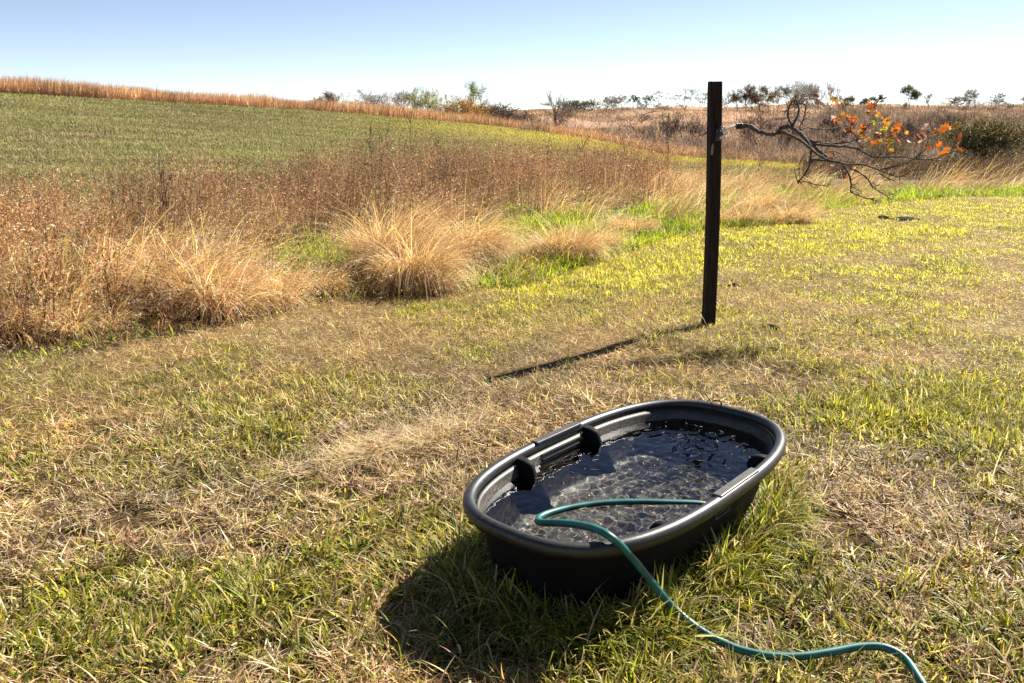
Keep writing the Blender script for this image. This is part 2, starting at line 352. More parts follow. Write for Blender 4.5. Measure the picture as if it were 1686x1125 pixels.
def join(parts):
    vs, qs, ts, cs = [], [], [], []; n = 0
    for v, q, t_, c in parts:
        vs.append(v); qs.append(q + n); ts.append(t_ + n); cs.append(c); n += len(v)
    return np.concatenate(vs), np.concatenate(qs), np.concatenate(ts), np.concatenate(cs)
def emit(name, parts, mat, label=None, kind='stuff', parent=None, cat=None):
    v, q, t_, c = join(parts); o = mesh_np(name, v, q, t_, mat, parent, np.clip(c, 0, 1))
    return tag(o, label, cat, kind=kind) if (label or kind) else o
def pick(pal, wts, n, rng, var=.18):
    pal = np.array(pal); i = rng.choice(len(pal), n, p=np.array(wts) / np.sum(wts)); return pal[i] * (1 + var * rng.normal(size=(n, 1))) * (1 + .05 * rng.normal(size=(n, 3)))
def scatter(n, lo, hi, power, rng, amax=46):
    """points around the viewer's ground whose density falls as distance**-power"""
    th = np.radians(rng.uniform(-amax, amax, n)); e = 2 - power
    r = (lo ** e + rng.random(n) * (hi ** e - lo ** e)) ** (1 / e); return r * np.sin(th), r * np.cos(th)

GREEN = [(0.12, 0.155, 0.015), (0.23, 0.245, 0.02), (0.40, 0.36, 0.035), (0.055, 0.085, 0.012), (0.44, 0.40, 0.15)]
DRY = [(0.54, 0.39, 0.22), (0.42, 0.26, 0.15), (0.70, 0.56, 0.36), (0.17, 0.095, 0.05), (0.48, 0.40, 0.12)]
def lawn(n, lo, hi, power, rng, near):
    x, y = scatter(n, lo, hi, power, rng); d = edge_d(x, y); ok = (d < .25) & (tank_r(x, y, -.06) > 1)
    ok &= np.hypot(x - 1.349, y - 5.6) > .05
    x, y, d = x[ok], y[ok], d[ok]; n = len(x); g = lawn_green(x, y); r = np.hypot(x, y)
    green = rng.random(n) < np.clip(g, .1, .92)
    hole = fbm(x, y, .075, 131, 2); kp = rng.random(n) < np.where(green, .55 + .9 * sstep(.40, .62, hole), sstep(.34, .50, hole - .015 * (r < 3))) + 1.0 * sstep(3, 5, r)
    x, y, d, r, g, green = x[kp], y[kp], d[kp], r[kp], g[kp], green[kp]; n = len(x)
    # tufts: pull the green blades toward clump centres
    sx0, sy0 = x.copy(), y.copy(); x = x + .12 * (fbm(sx0, sy0, .17, 101, 2) - .5) * 2; y = y + .12 * (fbm(sx0, sy0, .17, 113, 2) - .5) * 2; x, y = .83 * x - .56 * y, .56 * x + .83 * y; cl = .115; cx = (np.floor(x / cl) + _T[np.floor(x / cl).astype(int) % 512, np.floor(y / cl).astype(int) % 512]) * cl
    cy = (np.floor(y / cl) + _T[np.floor(y / cl).astype(int) % 512, np.floor(x / cl).astype(int) % 512]) * cl
    k = np.where(green, rng.uniform(.1, .75, n), 0) * (1 - sstep(2.5, 5.5, r)) * (rng.random(n) < .7); ox, oy = x - cx, y - cy; x = sx0 - (.83 * ox + .56 * oy) * k; y = sy0 - (-.56 * ox + .83 * oy) * k; k_ = tank_r(x, y, -.06) > 1; x, y, d, r, g, green, ox, oy = x[k_], y[k_], d[k_], r[k_], g[k_], green[k_], ox[k_], oy[k_]; n = len(x)
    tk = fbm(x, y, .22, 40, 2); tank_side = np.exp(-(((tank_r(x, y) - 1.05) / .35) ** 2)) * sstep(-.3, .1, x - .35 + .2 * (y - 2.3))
    h = np.where(green, rng.uniform(.022, .068, n) * (.5 + 1.0 * tk) * (.7 + .7 * np.clip(g, 0, 1)), rng.uniform(.03, .10, n))
    h = h * (1 - .5 * np.exp(-((x - .2) * .66 - (y - 4.65) * .75) ** 2 / .03) * (x > -.3) * (x < .95))
    h = h * (1 + 1.1 * tank_side * green) * (1 + np.clip((2.2 - r) / 2.2, 0, .5))
    lush = np.clip(g - .8, 0, .6) * (r > 5); h = h * (1 + .5 * lush * green) * (1 - .45 * sstep(3.5, 8, r))
    w = np.where(green, rng.uniform(.0035, .0078, n), rng.uniform(.0020, .0055, n)) * (1.22 if near else .85) * np.maximum(1, r / 5) ** .4
    az = np.where(green, np.arctan2(ox, oy) + rng.normal(0, .8, n), rng.uniform(0, 2 * math.pi, n))
    lean = np.where(green, np.abs(rng.normal(.55, .4, n)), np.where(rng.random(n) < .10, rng.uniform(.5, 1.2, n), rng.uniform(1.15, 1.62, n))); cur = np.where(green, rng.uniform(.1, 1.5, n), rng.normal(0, .35, n))
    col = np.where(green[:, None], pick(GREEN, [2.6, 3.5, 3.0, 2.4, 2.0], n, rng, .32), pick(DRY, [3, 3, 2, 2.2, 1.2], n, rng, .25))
    yel = np.clip(sstep(2.5, 8, r) * (.55 + x / 8) + np.clip(g - .7, 0, .5) * (r > 6), 0, 1.2)
    col = np.where(green[:, None], col * (1 + yel[:, None] * np.array([1.15, .95, .1])), col * (1 + np.clip(yel[:, None], 0, 1) * np.array([.05, .08, -.35])))
    warm = (fbm(x, y, .7, 50, 2) - .5)[:, None]; col = np.where(green[:, None], col, col * (1 + warm * np.array([.55, .3, .05])))
    col = col * (.55 + .9 * fbm(x, y, .11, 141, 2) + .25 * rng.normal(size=n) * (r < 6))[:, None].clip(.2, 1.6)
    z = gz(x, y) + np.where(green, 0, rng.uniform(0, .022, n))
    tip = np.where(green[:, None] & (rng.random((n, 1)) < .35), np.array([[.5, .4, .18]]), col)
    return blades(np.c_[x, y, z], h, w, az, lean, cur, col, 4 if near else 2, tip, rng.normal(0, .5, n))
parts = [lawn(270000, .7, 4.2, 1.2, np.random.default_rng(11), True), lawn(900000, 4.0, 24, 1.05, np.random.default_rng(12), False)]
# long arching blades: beside the tank, in the near corners, and stray seed stems
def tufts(spots, rng):
    bs, hs, ws, azs, ls, cs_, cl_ = [], [], [], [], [], [], []
    for x0, y0, rad_, n, h0, dead in spots:
        a = rng.uniform(0, 2 * math.pi, n); rr_ = rad_ * np.sqrt(rng.random(n)); x = x0 + rr_ * np.cos(a); y = y0 + rr_ * np.sin(a)
        keep = tank_r(x, y, -.05) > 1; x, y, a, rr_ = x[keep], y[keep], a[keep], rr_[keep]; n = len(x)
        bs.append(np.c_[x, y, gz(x, y)]); hs.append(h0 * rng.uniform(.45, 1.15, n)); ws.append(rng.uniform(.0035, .0075, n)); azs.append(math.pi / 2 - a + rng.normal(0, .9, n))
        ls.append(rng.uniform(.1, .7, n)); cs_.append(rng.uniform(.6, 2.4, n)); c = pick(GREEN, [3, 3, 1.6, 2, 1.4], n, rng); dd = rng.random(n) < dead; c[dd] = pick(DRY, [3, 3, 2, 1, 1], dd.sum(), rng); cl_.append(c)
    return blades(np.concatenate(bs), np.concatenate(hs), np.concatenate(ws), np.concatenate(azs), np.concatenate(ls), np.concatenate(cs_), np.concatenate(cl_), 6)
rg = np.random.default_rng(5); sp_ = []
for (lx_, ly_) in [(a_ * .62, -TB * (1 - abs(a_ * .62 / TA) ** TN) ** (1 / TN) - .0) for a_ in np.linspace(-1.04, 1.04, 46)] + [(-TA, k_) for k_ in np.linspace(-.30, .30, 18)]:
    wx_ = TC[0] + math.cos(TR) * lx_ - math.sin(TR) * ly_; wy_ = TC[1] + math.sin(TR) * lx_ + math.cos(TR) * ly_
    sp_.append((wx_, wy_, .07, 34, rg.uniform(.11, .20) * (1.25 if lx_ > .2 else 1), .15))
for px, py, r_, n, h_, dd in ((1190, 930, .13, 170, .17, .12), (1150, 985, .12, 130, .16, .15), (1240, 900, .10, 110, .15, .2), (1270, 860, .10, 90, .13, .2), (1120, 1040, .12, 110, .14, .2),
                              (860, 960, .12, 60, .2, .3), (760, 930, .10, 50, .2, .3), (960, 985, .12, 60, .2, .3), (1060, 970, .10, 60, .2, .3), (60, 1060, .2, 150, .13, .4), (190, 1030, .18, 100, .12, .45), (300, 960, .14, 130, .12, .2), (420, 1000, .14, 130, .13, .3), (30, 1120, .2, 140, .15, .3), (250, 1120, .2, 150, .13, .4),
                              (560, 1110, .15, 120, .12, .5), (700, 1110, .16, 130, .12, .3), (860, 1110, .16, 130, .12, .35), (1010, 1105, .15, 130, .12, .35), (1290, 1100, .05, 16, .08, .3), (1090, 560, .16, 90, .12, .3), (1120, 552, .12, 60, .11, .4), (1350, 1120, .16, 120, .13, .3), (1450, 970, .12, 100, .10, .3), (1600, 900, .14, 110, .12, .3),
                              (1660, 1040, .16, 130, .13, .3), (700, 960, .15, 110, .15, .2), (800, 1040, .16, 120, .15, .25), (900, 990, .15, 110, .16, .2), (1000, 1060, .14, 100, .14, .25), (1540, 650, .25, 200, .14, .2), (1620, 740, .2, 120, .12, .3), (1400, 540, .22, 120, .12, .2), (1200, 470, .3, 110, .14, .2), (1560, 440, .3, 90, .16, .1)):
    c = un(px, py); sp_.append((c[0], c[1], r_, n, h_, dd))
for k in range(150):
    x, y = scatter(1, 1.2, 9, 1.0, rg); 
    if edge_d(x, y)[0] < 0 and tank_r(x, y)[0] > 1.1: sp_.append((x[0], y[0], rg.uniform(.03, .09), int(rg.uniform(10, 38)), rg.uniform(.07, .13), rg.uniform(.1, .6)))
parts.append(tufts(sp_, rg))
# lone tall dry stems arching over the lawn
n = 90; x, y = scatter(n, 1.3, 7, 1.2, rg); k = (edge_d(x, y) < 0) & (tank_r(x, y, .1) > 1); x, y = x[k], y[k]; n = len(x)
parts.append(blades(np.c_[x, y, gz(x, y)], rg.uniform(.12, .34, n), rg.uniform(.0022, .0035, n), rg.uniform(0, 6.28, n), rg.uniform(.1, 1.4, n), rg.normal(.3, .6, n), pick(DRY, [3, 1, 3, 0.3, 1], n, rg), 7, prof=np.ones(8)))
# raked swath of pale cut straw left of the tank
n = 1500; c = un(655, 735); a_ = rg.normal(0, .23, n); b__ = rg.normal(0, .10, n); x = c[0] + a_ * .8 + b__ * .4; y = c[1] + a_ * .75 - b__ * .4
parts.append(blades(np.c_[x, y, gz(x, y) + rg.uniform(.01, .035, n)], rg.uniform(.06, .2, n), rg.uniform(.002, .0035, n), rg.normal(.9, .7, n) + np.where(rg.random(n) < .5, 0, math.pi), rg.uniform(1.15, 1.62, n), rg.normal(0, .4, n), pick([(.7, .58, .38), (.62, .48, .29), (.5, .36, .2)], [3, 2, 1], n, rg), 3))
emit('lawn_grass', parts, M_grass, 'mown lawn of mixed green and straw coloured grass with dry clippings')

# ------------------------------------------------------------------ uncut vegetation
def area_pts(n, xlo, xhi, ylo, yhi, rng): return rng.uniform(xlo, xhi, n), rng.uniform(ylo, yhi, n)
rg = np.random.default_rng(21)
def veg_pts(dens, rng, amax=1.0, ymax=30):
    xlo, xhi, ylo, yhi = -16, 24, 3.2, ymax; n = int(dens * (xhi - xlo) * (yhi - ylo)); x, y = area_pts(n, xlo, xhi, ylo, yhi, rng)
    px = pxof(x, y); d = edge_d(x, y); k = (d > 0) & (np.abs(x) < y * .85 + 1) & (y < front_y(px) + fbm(x, y, 1.2, 9, 2) * 2 - 1); return x[k], y[k], px[k], d[k]
MOUNDS = [(un(px, py)[0], un(px, py)[1], r, h, az) for px, py, r, h, az in ((665, 462, .55, .62, 2.2), (700, 440, .5, .6, 2.2), (620, 440, .45, .6, 2.0), 
          (360, 500, .7, .5, 1.9), (450, 490, .6, .42, 1.9), (270, 500, .7, .55, 1.9), (200, 470, .6, .6, 1.9), (520, 478, .5, .35, 1.9), (1060, 380, .6, .5, 2), (1300, 362, .6, .42, 2), (1160, 360, .8, .55, 2), (1230, 355, .8, .55, 2), (1100, 360, .7, .5, 2), (330, 450, .8, .55, 1.9), (1310, 345, .7, .5, 2), (1510, 320, .8, .5, 2))]
def mound(x, y):
    m_ = np.zeros(len(x))
    for mx_, my_, r, h, az in MOUNDS: m_ = np.maximum(m_, np.exp(-((x - mx_) ** 2 + (y - my_) ** 2) / (r * r)) * h)
    return m_
def greenzone(x, y, px, d):      # lush low grass along the edge in the middle
    g = sstep(690, 780, px) * sstep(2.4, 1.2, d * .8) * sstep(2600, 1330, px) 
    c = un(530, 425); g = np.maximum(g, np.exp(-(((x - c[0]) / .75) ** 2 + ((y - c[1]) / .9) ** 2)) * 1.3)
    g = np.maximum(g, sstep(1330, 1400, px) * sstep(.22, .05, d)); return np.clip(g + (fbm(x, y, .6, 13, 2) - .5) * .5, 0, 1)
# brown dead weeds: thin stems with ragged little leaves and seed heads
def weeds(rng):
    x, y, px, d = veg_pts(105, rng); gzn = greenzone(x, y, px, d); md = mound(x, y)
    straw = sstep(1000, 1150, px) * .8 + (px > 1400) * .1
    p = np.clip(sstep(.25, 1.3, d - .3 * (px < 500)) + .5 * (px < 330), 0, 1) * (1 - .88 * sstep(.25, .45, md)) * (1 - np.clip(gzn * 1.6, 0, 1)) * (1 - np.clip(straw, 0, .9)) * sstep(.42, .55, fbm(x, y, .5, 3, 2) + .10)
    k = rng.random(len(x)) < p; x, y, px, d = x[k], y[k], px[k], d[k]; n = len(x)
    h = (.42 + .46 * sstep(.3, 3.2, d)) * rng.uniform(.55, 1.15, n) * (.62 + .75 * fbm(x, y, .7, 17, 3)); h = h * np.interp(px, [0, 300, 450, 620, 1100, 1500], [.95, .93, .98, 1.16, 1.05, .8]) * (1 + .35 * (rng.random(n) < .05))
    az = rng.normal(1.7, 1.2, n); lean = np.abs(rng.normal(.14, .14, n)); cur = rng.uniform(0, .6, n); z = gz(x, y)
    tone = np.clip((fbm(x, y, .8, 61, 3) - .5) * 1.9 + .48, .02, 1)[:, None]
    col = pick([(.19, .11, .07), (.25, .15, .095), (.13, .078, .052), (.42, .29, .16)], [3, 3, 2, 2.2], n, rng) * (.35 + 1.3 * tone)
    out = [blades(np.c_[x, y, z], h, np.full(n, .0055), az, lean, cur, col, 3, prof=[1, .9, .7, .3])]
    m_ = 34; i = np.repeat(np.arange(n), m_); tt = rng.beta(2.1, 1.1, len(i)) * .98; an = lean[i] + cur[i] * tt * .6
    rr_ = .06 * rng.random(len(i)) ** .5; a2 = rng.uniform(0, 6.28, len(i))
    cen = np.c_[x[i] + np.sin(az[i]) * np.sin(an) * tt * h[i] + rr_ * np.cos(a2), y[i] + np.cos(az[i]) * np.sin(an) * tt * h[i] + rr_ * np.sin(a2), z[i] + np.cos(an) * tt * h[i]]
    gold = (sstep(.46, .66, fbm(x, y, 1.6, 93, 2) + .14 * (px < 420)) * np.interp(px, [300, 500, 1000], [1, .45, .6]))[i][:, None]; lc = pick([(.235, .12, .068), (.34, .185, .105), (.12, .06, .038), (.48, .31, .18), (.66, .50, .33)], [3, 3, 3.4, 1.6, .6], len(i), rng) * (.30 + 1.25 * tone[i]) * (1 + gold * np.array([.45, .5, .28])) * np.interp(px, [380, 520, 1050, 1200], [1, .78, .82, 1])[i][:, None]
    out.append(quads_rand(cen, rng.uniform(.014, .05, len(i)), rng.uniform(.004, .013, len(i)), lc, rng)); return out
emit('weeds', weeds(rg), M_weed, 'dense stand of rust brown dead weeds between the lawn and the hillside field')
# straw: drooping reed grass, thick in the mounds and over the right-hand belt
def straw(rng):
    x, y, px, d = veg_pts(13, rng, ymax=26); gzn = greenzone(x, y, px, d); md = mound(x, y)
    right = sstep(1000, 1120, px); fringe = sstep(1.4, .5, d) * (px < 700); patch = sstep(.50, .62, fbm(x, y, 1.0, 77, 2)) * (.4 + .35 * (px < 430))
    p = np.clip(sstep(.08, .30, md) * 1.0 + right * .62 + fringe * .55 + patch + .06 + .16 * (px < 450), 0, 1) * (1 - .78 * gzn)
    k = rng.random(len(x)) < p; x, y, px, d, md = x[k], y[k], px[k], d[k], md[k]; n = len(x)
    hc = np.maximum(md * 1.45, .24 + .30 * sstep(0, 1.4, d)) * rng.uniform(.65, 1.2, n); hc = np.where((px < 700) & (d < .7), hc * .8, hc) * (1 + .35 * sstep(1340, 1420, px))
    m_ = np.where(px > 1000, 46, 62); i = np.repeat(np.arange(n), m_); N = len(i); rad_ = (.05 + .10 * hc[i]) * np.sqrt(rng.random(N)); a_ = rng.uniform(0, 6.28, N)
    X_ = x[i] + rad_ * np.cos(a_) * 1.6; Y_ = y[i] + rad_ * np.sin(a_) * 1.6; ok = edge_d(X_, Y_) > -.06; i, X_, Y_, a_, rad_ = i[ok], X_[ok], Y_[ok], a_[ok], rad_[ok]; N = len(i)
    wind = rng.normal(1.95, .30, n)[i]; ox = np.cos(a_) * .75 + np.sin(wind) * 1.15; oy = np.sin(a_) * .75 + np.cos(wind) * 1.15; az = np.arctan2(ox, oy) + rng.normal(0, .25, N)
    h = hc[i] * rng.uniform(.5, 1.25, N); lean = np.abs(rng.normal(.15, .2, N)) + .12 * np.hypot(ox, oy); cur = rng.uniform(.5, 2.3, N) * np.where(px[i] > 1000, .8, 1.1)
    tone = rng.uniform(.5, 1.35, n)[i][:, None]; hue = rng.normal(0, 1, n)[i][:, None]
    col = pick([(.46, .30, .17), (.60, .43, .26), (.32, .18, .10), (.74, .59, .41), (.42, .36, .10)], [3, 3, 2.2, 2.4, .8], N, rng) * tone * (1 + hue * np.array([.04, -.03, -.10]))
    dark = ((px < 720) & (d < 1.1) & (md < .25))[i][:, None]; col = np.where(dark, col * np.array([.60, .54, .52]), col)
    tip = np.clip(col * np.array([1.35, 1.3, 1.3]), 0, .8)
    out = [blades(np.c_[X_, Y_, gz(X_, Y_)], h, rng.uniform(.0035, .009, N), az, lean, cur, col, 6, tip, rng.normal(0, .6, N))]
    BM = [(678, 474, .19, .66, 2400), (630, 450, .20, .74, 2300), (705, 484, .14, .36, 600), (765, 440, .17, .66, 1600), (795, 430, .16, .5, 900), (935, 428, .24, .52, 1700), (880, 428, .16, .42, 800), (985, 412, .2, .42, 900), (350, 515, .26, .52, 1500), (300, 500, .28, .60, 1500), (420, 508, .26, .44, 1200), (520, 486, .22, .32, 700), (1300, 366, .3, .42, 1100), (1215, 366, .35, .45, 1200), (1255, 350, .4, .5, 1200), (130, 545, .3, .4, 1000), (1045, 385, .3, .42, 900)]
    bb = [[], [], [], [], [], []]
    for (mx_, my_, r_, h_, n_) in BM:
        c = un(mx_, my_); n_ = int(n_ * 1.5); K_ = max(8, n_ // 90)
        for q0 in range(K_):       # a mound is a heap of small tussocks, each blown its own way
            qa = rng.uniform(0, 6.28); qr = r_ * math.sqrt(rng.random()) * 1.05; tx_, ty_ = c[0] + qr * math.cos(qa), c[1] + .10 + qr * math.sin(qa); m2 = int(rng.uniform(.6, 1.3) * n_ / K_ * .85)
            a2 = rng.uniform(0, 6.28, m2); q = np.sqrt(rng.random(m2)); w2 = 2.0 + rng.normal(0, .5); hh = h_ * rng.uniform(.55, 1.15) * (1.15 - .45 * qr / r_)
            ex = np.cos(a2) * q * .9 + .35 * math.cos(qa) * qr / r_ + .45 * math.sin(w2); ey = np.sin(a2) * q * .9 + .35 * math.sin(qa) * qr / r_ + .45 * math.cos(w2)
            bb[0].append(tx_ + .06 * q * np.cos(a2)); bb[1].append(ty_ + .06 * q * np.sin(a2)); bb[2].append(hh * (1.4 if h_ > .5 else 1.15) * rng.uniform(.6, 1.2, m2)); bb[3].append(np.arctan2(ex, ey) + rng.normal(0, .5, m2)); bb[4].append(np.abs(rng.normal(.12, .18, m2)) + .15 * q); bb[5].append(rng.uniform(.9, 2.9, m2))
    bx_, by_, bh, ba_, bl, bc = [np.concatenate(b_) for b_ in bb]; Nb = len(bx_)
    cb = pick([(.52, .34, .18), (.64, .44, .25), (.38, .22, .11), (.76, .58, .38), (.44, .36, .10)], [3, 3, 2.2, 1.8, .9], Nb, rng, .3) * (.45 + 1.1 * fbm(bx_, by_, .09, 5, 2)[:, None]); tb = np.clip(cb * 1.35, 0, .85)
    out.append(blades(np.c_[bx_, by_, gz(bx_, by_)], bh, rng.uniform(.0025, .006, Nb), ba_, bl, bc, cb, 7, tb, rng.normal(0, .6, Nb)))
    jb = rng.random(Nb) < .35; X3, Y3 = bx_[jb], by_[jb]; H3 = bh[jb]; A3 = ba_[jb]; e1 = np.zeros(jb.sum()); e2 = np.zeros(jb.sum())
    for k in range(8): an = bl[jb] + bc[jb] * (k + .5) / 8; e1 += np.sin(an) * H3 / 8; e2 += np.cos(an) * H3 / 8
    for f_ in (1.0, .95, .9, .84): out.append(quads_rand(np.c_[X3 + np.sin(A3) * e1 * f_, Y3 + np.cos(A3) * e1 * f_, gz(X3, Y3) + e2 * (1 - (1 - f_) * .5)] + rng.normal(0, .008, (len(X3), 3)), rng.uniform(.01, .03, len(X3)), rng.uniform(.004, .009, len(X3)), tb[jb] * rng.uniform(.5, 1.1, (len(X3), 1)), rng))
    # feathery seed heads at the ends of a part of the stems
    s_ = rng.random(N) < .30; j = np.nonzero(s_)[0]; q_ = 7; jj = np.repeat(j, q_); tt = np.tile(np.linspace(.72, 1.0, q_), len(j)); L = h[jj]; cx = np.zeros(len(jj)); cz = np.zeros(len(jj)); K = 8
    for k in range(K):
        t0 = (k + .5) / K; w_ = np.clip(tt * K - k, 0, 1); an = lean[jj] + cur[jj] * t0; cx += np.sin(an) * L / K * w_; cz += np.cos(an) * L / K * w_
    X2, Y2 = X_[jj] + np.sin(az[jj]) * cx, Y_[jj] + np.cos(az[jj]) * cx; Z2 = gz(X_[jj], Y_[jj]) + cz
    out.append(quads_rand(np.c_[X2, Y2, Z2] + rng.normal(0, .004, (len(jj), 3)), rng.uniform(.012, .035, len(jj)), rng.uniform(.004, .010, len(jj)), np.clip(tip[jj] * rng.uniform(.7, 1.2, (len(jj), 1)), 0, .85), rng))
    return out
emit('reed_grass', straw(rg), M_straw, 'straw coloured wind bent reed grass drooping in mounds along the lawn edge')
# lush green uncut grass
def lush(rng):
    x, y, px, d = veg_pts(1400, rng, ymax=24); gzn = greenzone(x, y, px, d); md = mound(x, y)
    p = np.clip(gzn * 2.0, 0, 1) * (1 - .5 * sstep(.25, .5, md)) + .035
    k = rng.random(len(x)) < p; x, y, px, d = x[k], y[k], px[k], d[k]; n = len(x)
    k_ = fbm(x, y, .3, 88, 2) > .24; x, y, px, d = x[k_], y[k_], px[k_], d[k_]; n = len(x)
    h = rng.uniform(.07, .19, n) * (.3 + 1.5 * fbm(x, y, .35, 15, 2)); az = rng.normal(2.0, 1.6, n)
    col = pick([(.19, .29, .015), (.34, .44, .02), (.50, .54, .035), (.08, .13, .015), (.5, .4, .2)], [3, 3.4, 3, 1.3, .6], n, rng) * (.75 + .5 * fbm(x, y, .5, 71, 2)[:, None])
    return [blades(np.c_[x, y, gz(x, y)], h, rng.uniform(.006, .011, n), az, np.abs(rng.normal(.45, .4, n)), rng.uniform(.2, 2.0, n), col, 4)]
emit('lush_grass', lush(rg), M_grass, 'bright green uncut grass along the edge of the mown lawn')
# right-hand far belt of dark brown weeds and the valley scrub floor
def belt(rng):
    n = 26000; px = rng.uniform(1330, 2100, n); y = rng.uniform(24, 48, n); x = (px - PX0) / F / 1.034 * y; h = rng.uniform(.25, .65, n) * (.5 + 1.0 * fbm(x, y, 3, 5, 2))
    col = pick([(.05, .034, .027), (.08, .054, .04), (.13, .09, .06), (.10, .09, .04)], [3, 2.4, 1, .8], n, rng)
    return [blades(np.c_[x, y, gz(x, y)], h, rng.uniform(.02, .05, n), rng.uniform(0, 6.28, n), np.abs(rng.normal(.1, .2, n)), rng.normal(.1, .3, n), col, 3, roll=rng.normal(0, .5, n))]
emit('marsh_weeds', belt(rg), M_weed, 'dark brown marsh weeds in the low ground behind the tan grass')
# crop seedlings and stubble over the sloping field
def crop(rng):
    n = 330000; px = rng.uniform(-260, 1380, n); sy = np.interp(px, STRIP_PX, STRIP_Y); fy = front_y(px); k0 = rng.random(n); e = .75
    y = (fy ** e + k0 * (sy ** e - fy ** e)) ** (1 / e); x = (px - PX0) / F / 1.034 * y
    row = np.sin(2 * math.pi * (y - .12 * x) / 1.1 + 1.2 * vn(x, y, 6, 2)); pat = fbm(x * .3, y, 1.4, 21, 3); big = fbm(x * .25, y, 6, 91, 2)
    g = .8 * (pat - .5) * 3.4 + .9 * (big - .5) * 2 + .5 * row + .14 * sstep(0, 900, px); bare = (g < .12) & (rng.random(n) < .75)
    tn = (.55 + .9 * fbm(x * .25, y, .9, 57, 2))[:, None]; col = tn * np.where(bare[:, None], pick([(.22, .16, .09), (.34, .26, .16), (.11, .08, .05)], [3, 2, 2.5], n, rng), pick([(.17, .18, .07), (.24, .25, .10), (.34, .33, .16), (.31, .24, .14)], [3, 3, 2, 2], n, rng))
    yel = (sstep(450, 1000, px) * sstep(.35, .75, (y - fy) / (sy - fy)))[:, None]; col = col * (1 - yel) + pick([(.48, .42, .08), (.56, .44, .14), (.30, .31, .06)], [2, 2, 1], n, rng) * yel
    h = np.where(bare, .03, .07) * rng.uniform(.6, 1.5, n) * (1 + y / 60); w = rng.uniform(.014, .03, n) * (y / 22) ** .8
    return [blades(np.c_[x, y, gz(x, y)], h, w, rng.uniform(0, 6.28, n), rng.uniform(.3, 1.2, n), rng.normal(0, .3, n), col, 2)]
emit('field_crop', crop(rg), M_crop, 'short green winter crop with bare brown rows on the sloping field')
# tall pink-brown grass along the crest of the field
def strip(rng):
    n = 62000; px = rng.uniform(-300, 1330, n); y = np.interp(px, STRIP_PX, STRIP_Y) + rng.random(n) ** 1.2 * np.interp(px, [0, 600, 1000, 1300], [6, 9, 12, 10]); x = (px - PX0) / F / 1.034 * y
    y = y + (vn(x, y, 5, 3) - .5) * 1.2
    h = rng.uniform(.45, 1.35, n) * (.65 + .6 * vn(x, y, 3, 4)) * np.interp(px, [0, 600, 1000, 1300], [1.35, 1.15, .95, .8]); k = rng.random(n) < .02; h[k] *= 1.35
    col = pick([(.40, .23, .14), (.52, .33, .21), (.28, .15, .10), (.66, .50, .36)], [3, 3, 1.4, 2.2], n, rng) * (.75 + .5 * vn(x, y, 3, 8)[:, None])
    return [blades(np.c_[x, y, gz(x, y)], h, rng.uniform(.025, .06, n), rng.normal(1.6, .8, n), np.abs(rng.normal(.08, .12, n)), rng.uniform(0, .7, n), col, 3, roll=rng.normal(0, .6, n))]
emit('crest_grass', strip(rg), M_straw, 'tall pinkish brown prairie grass along the crest of the field')
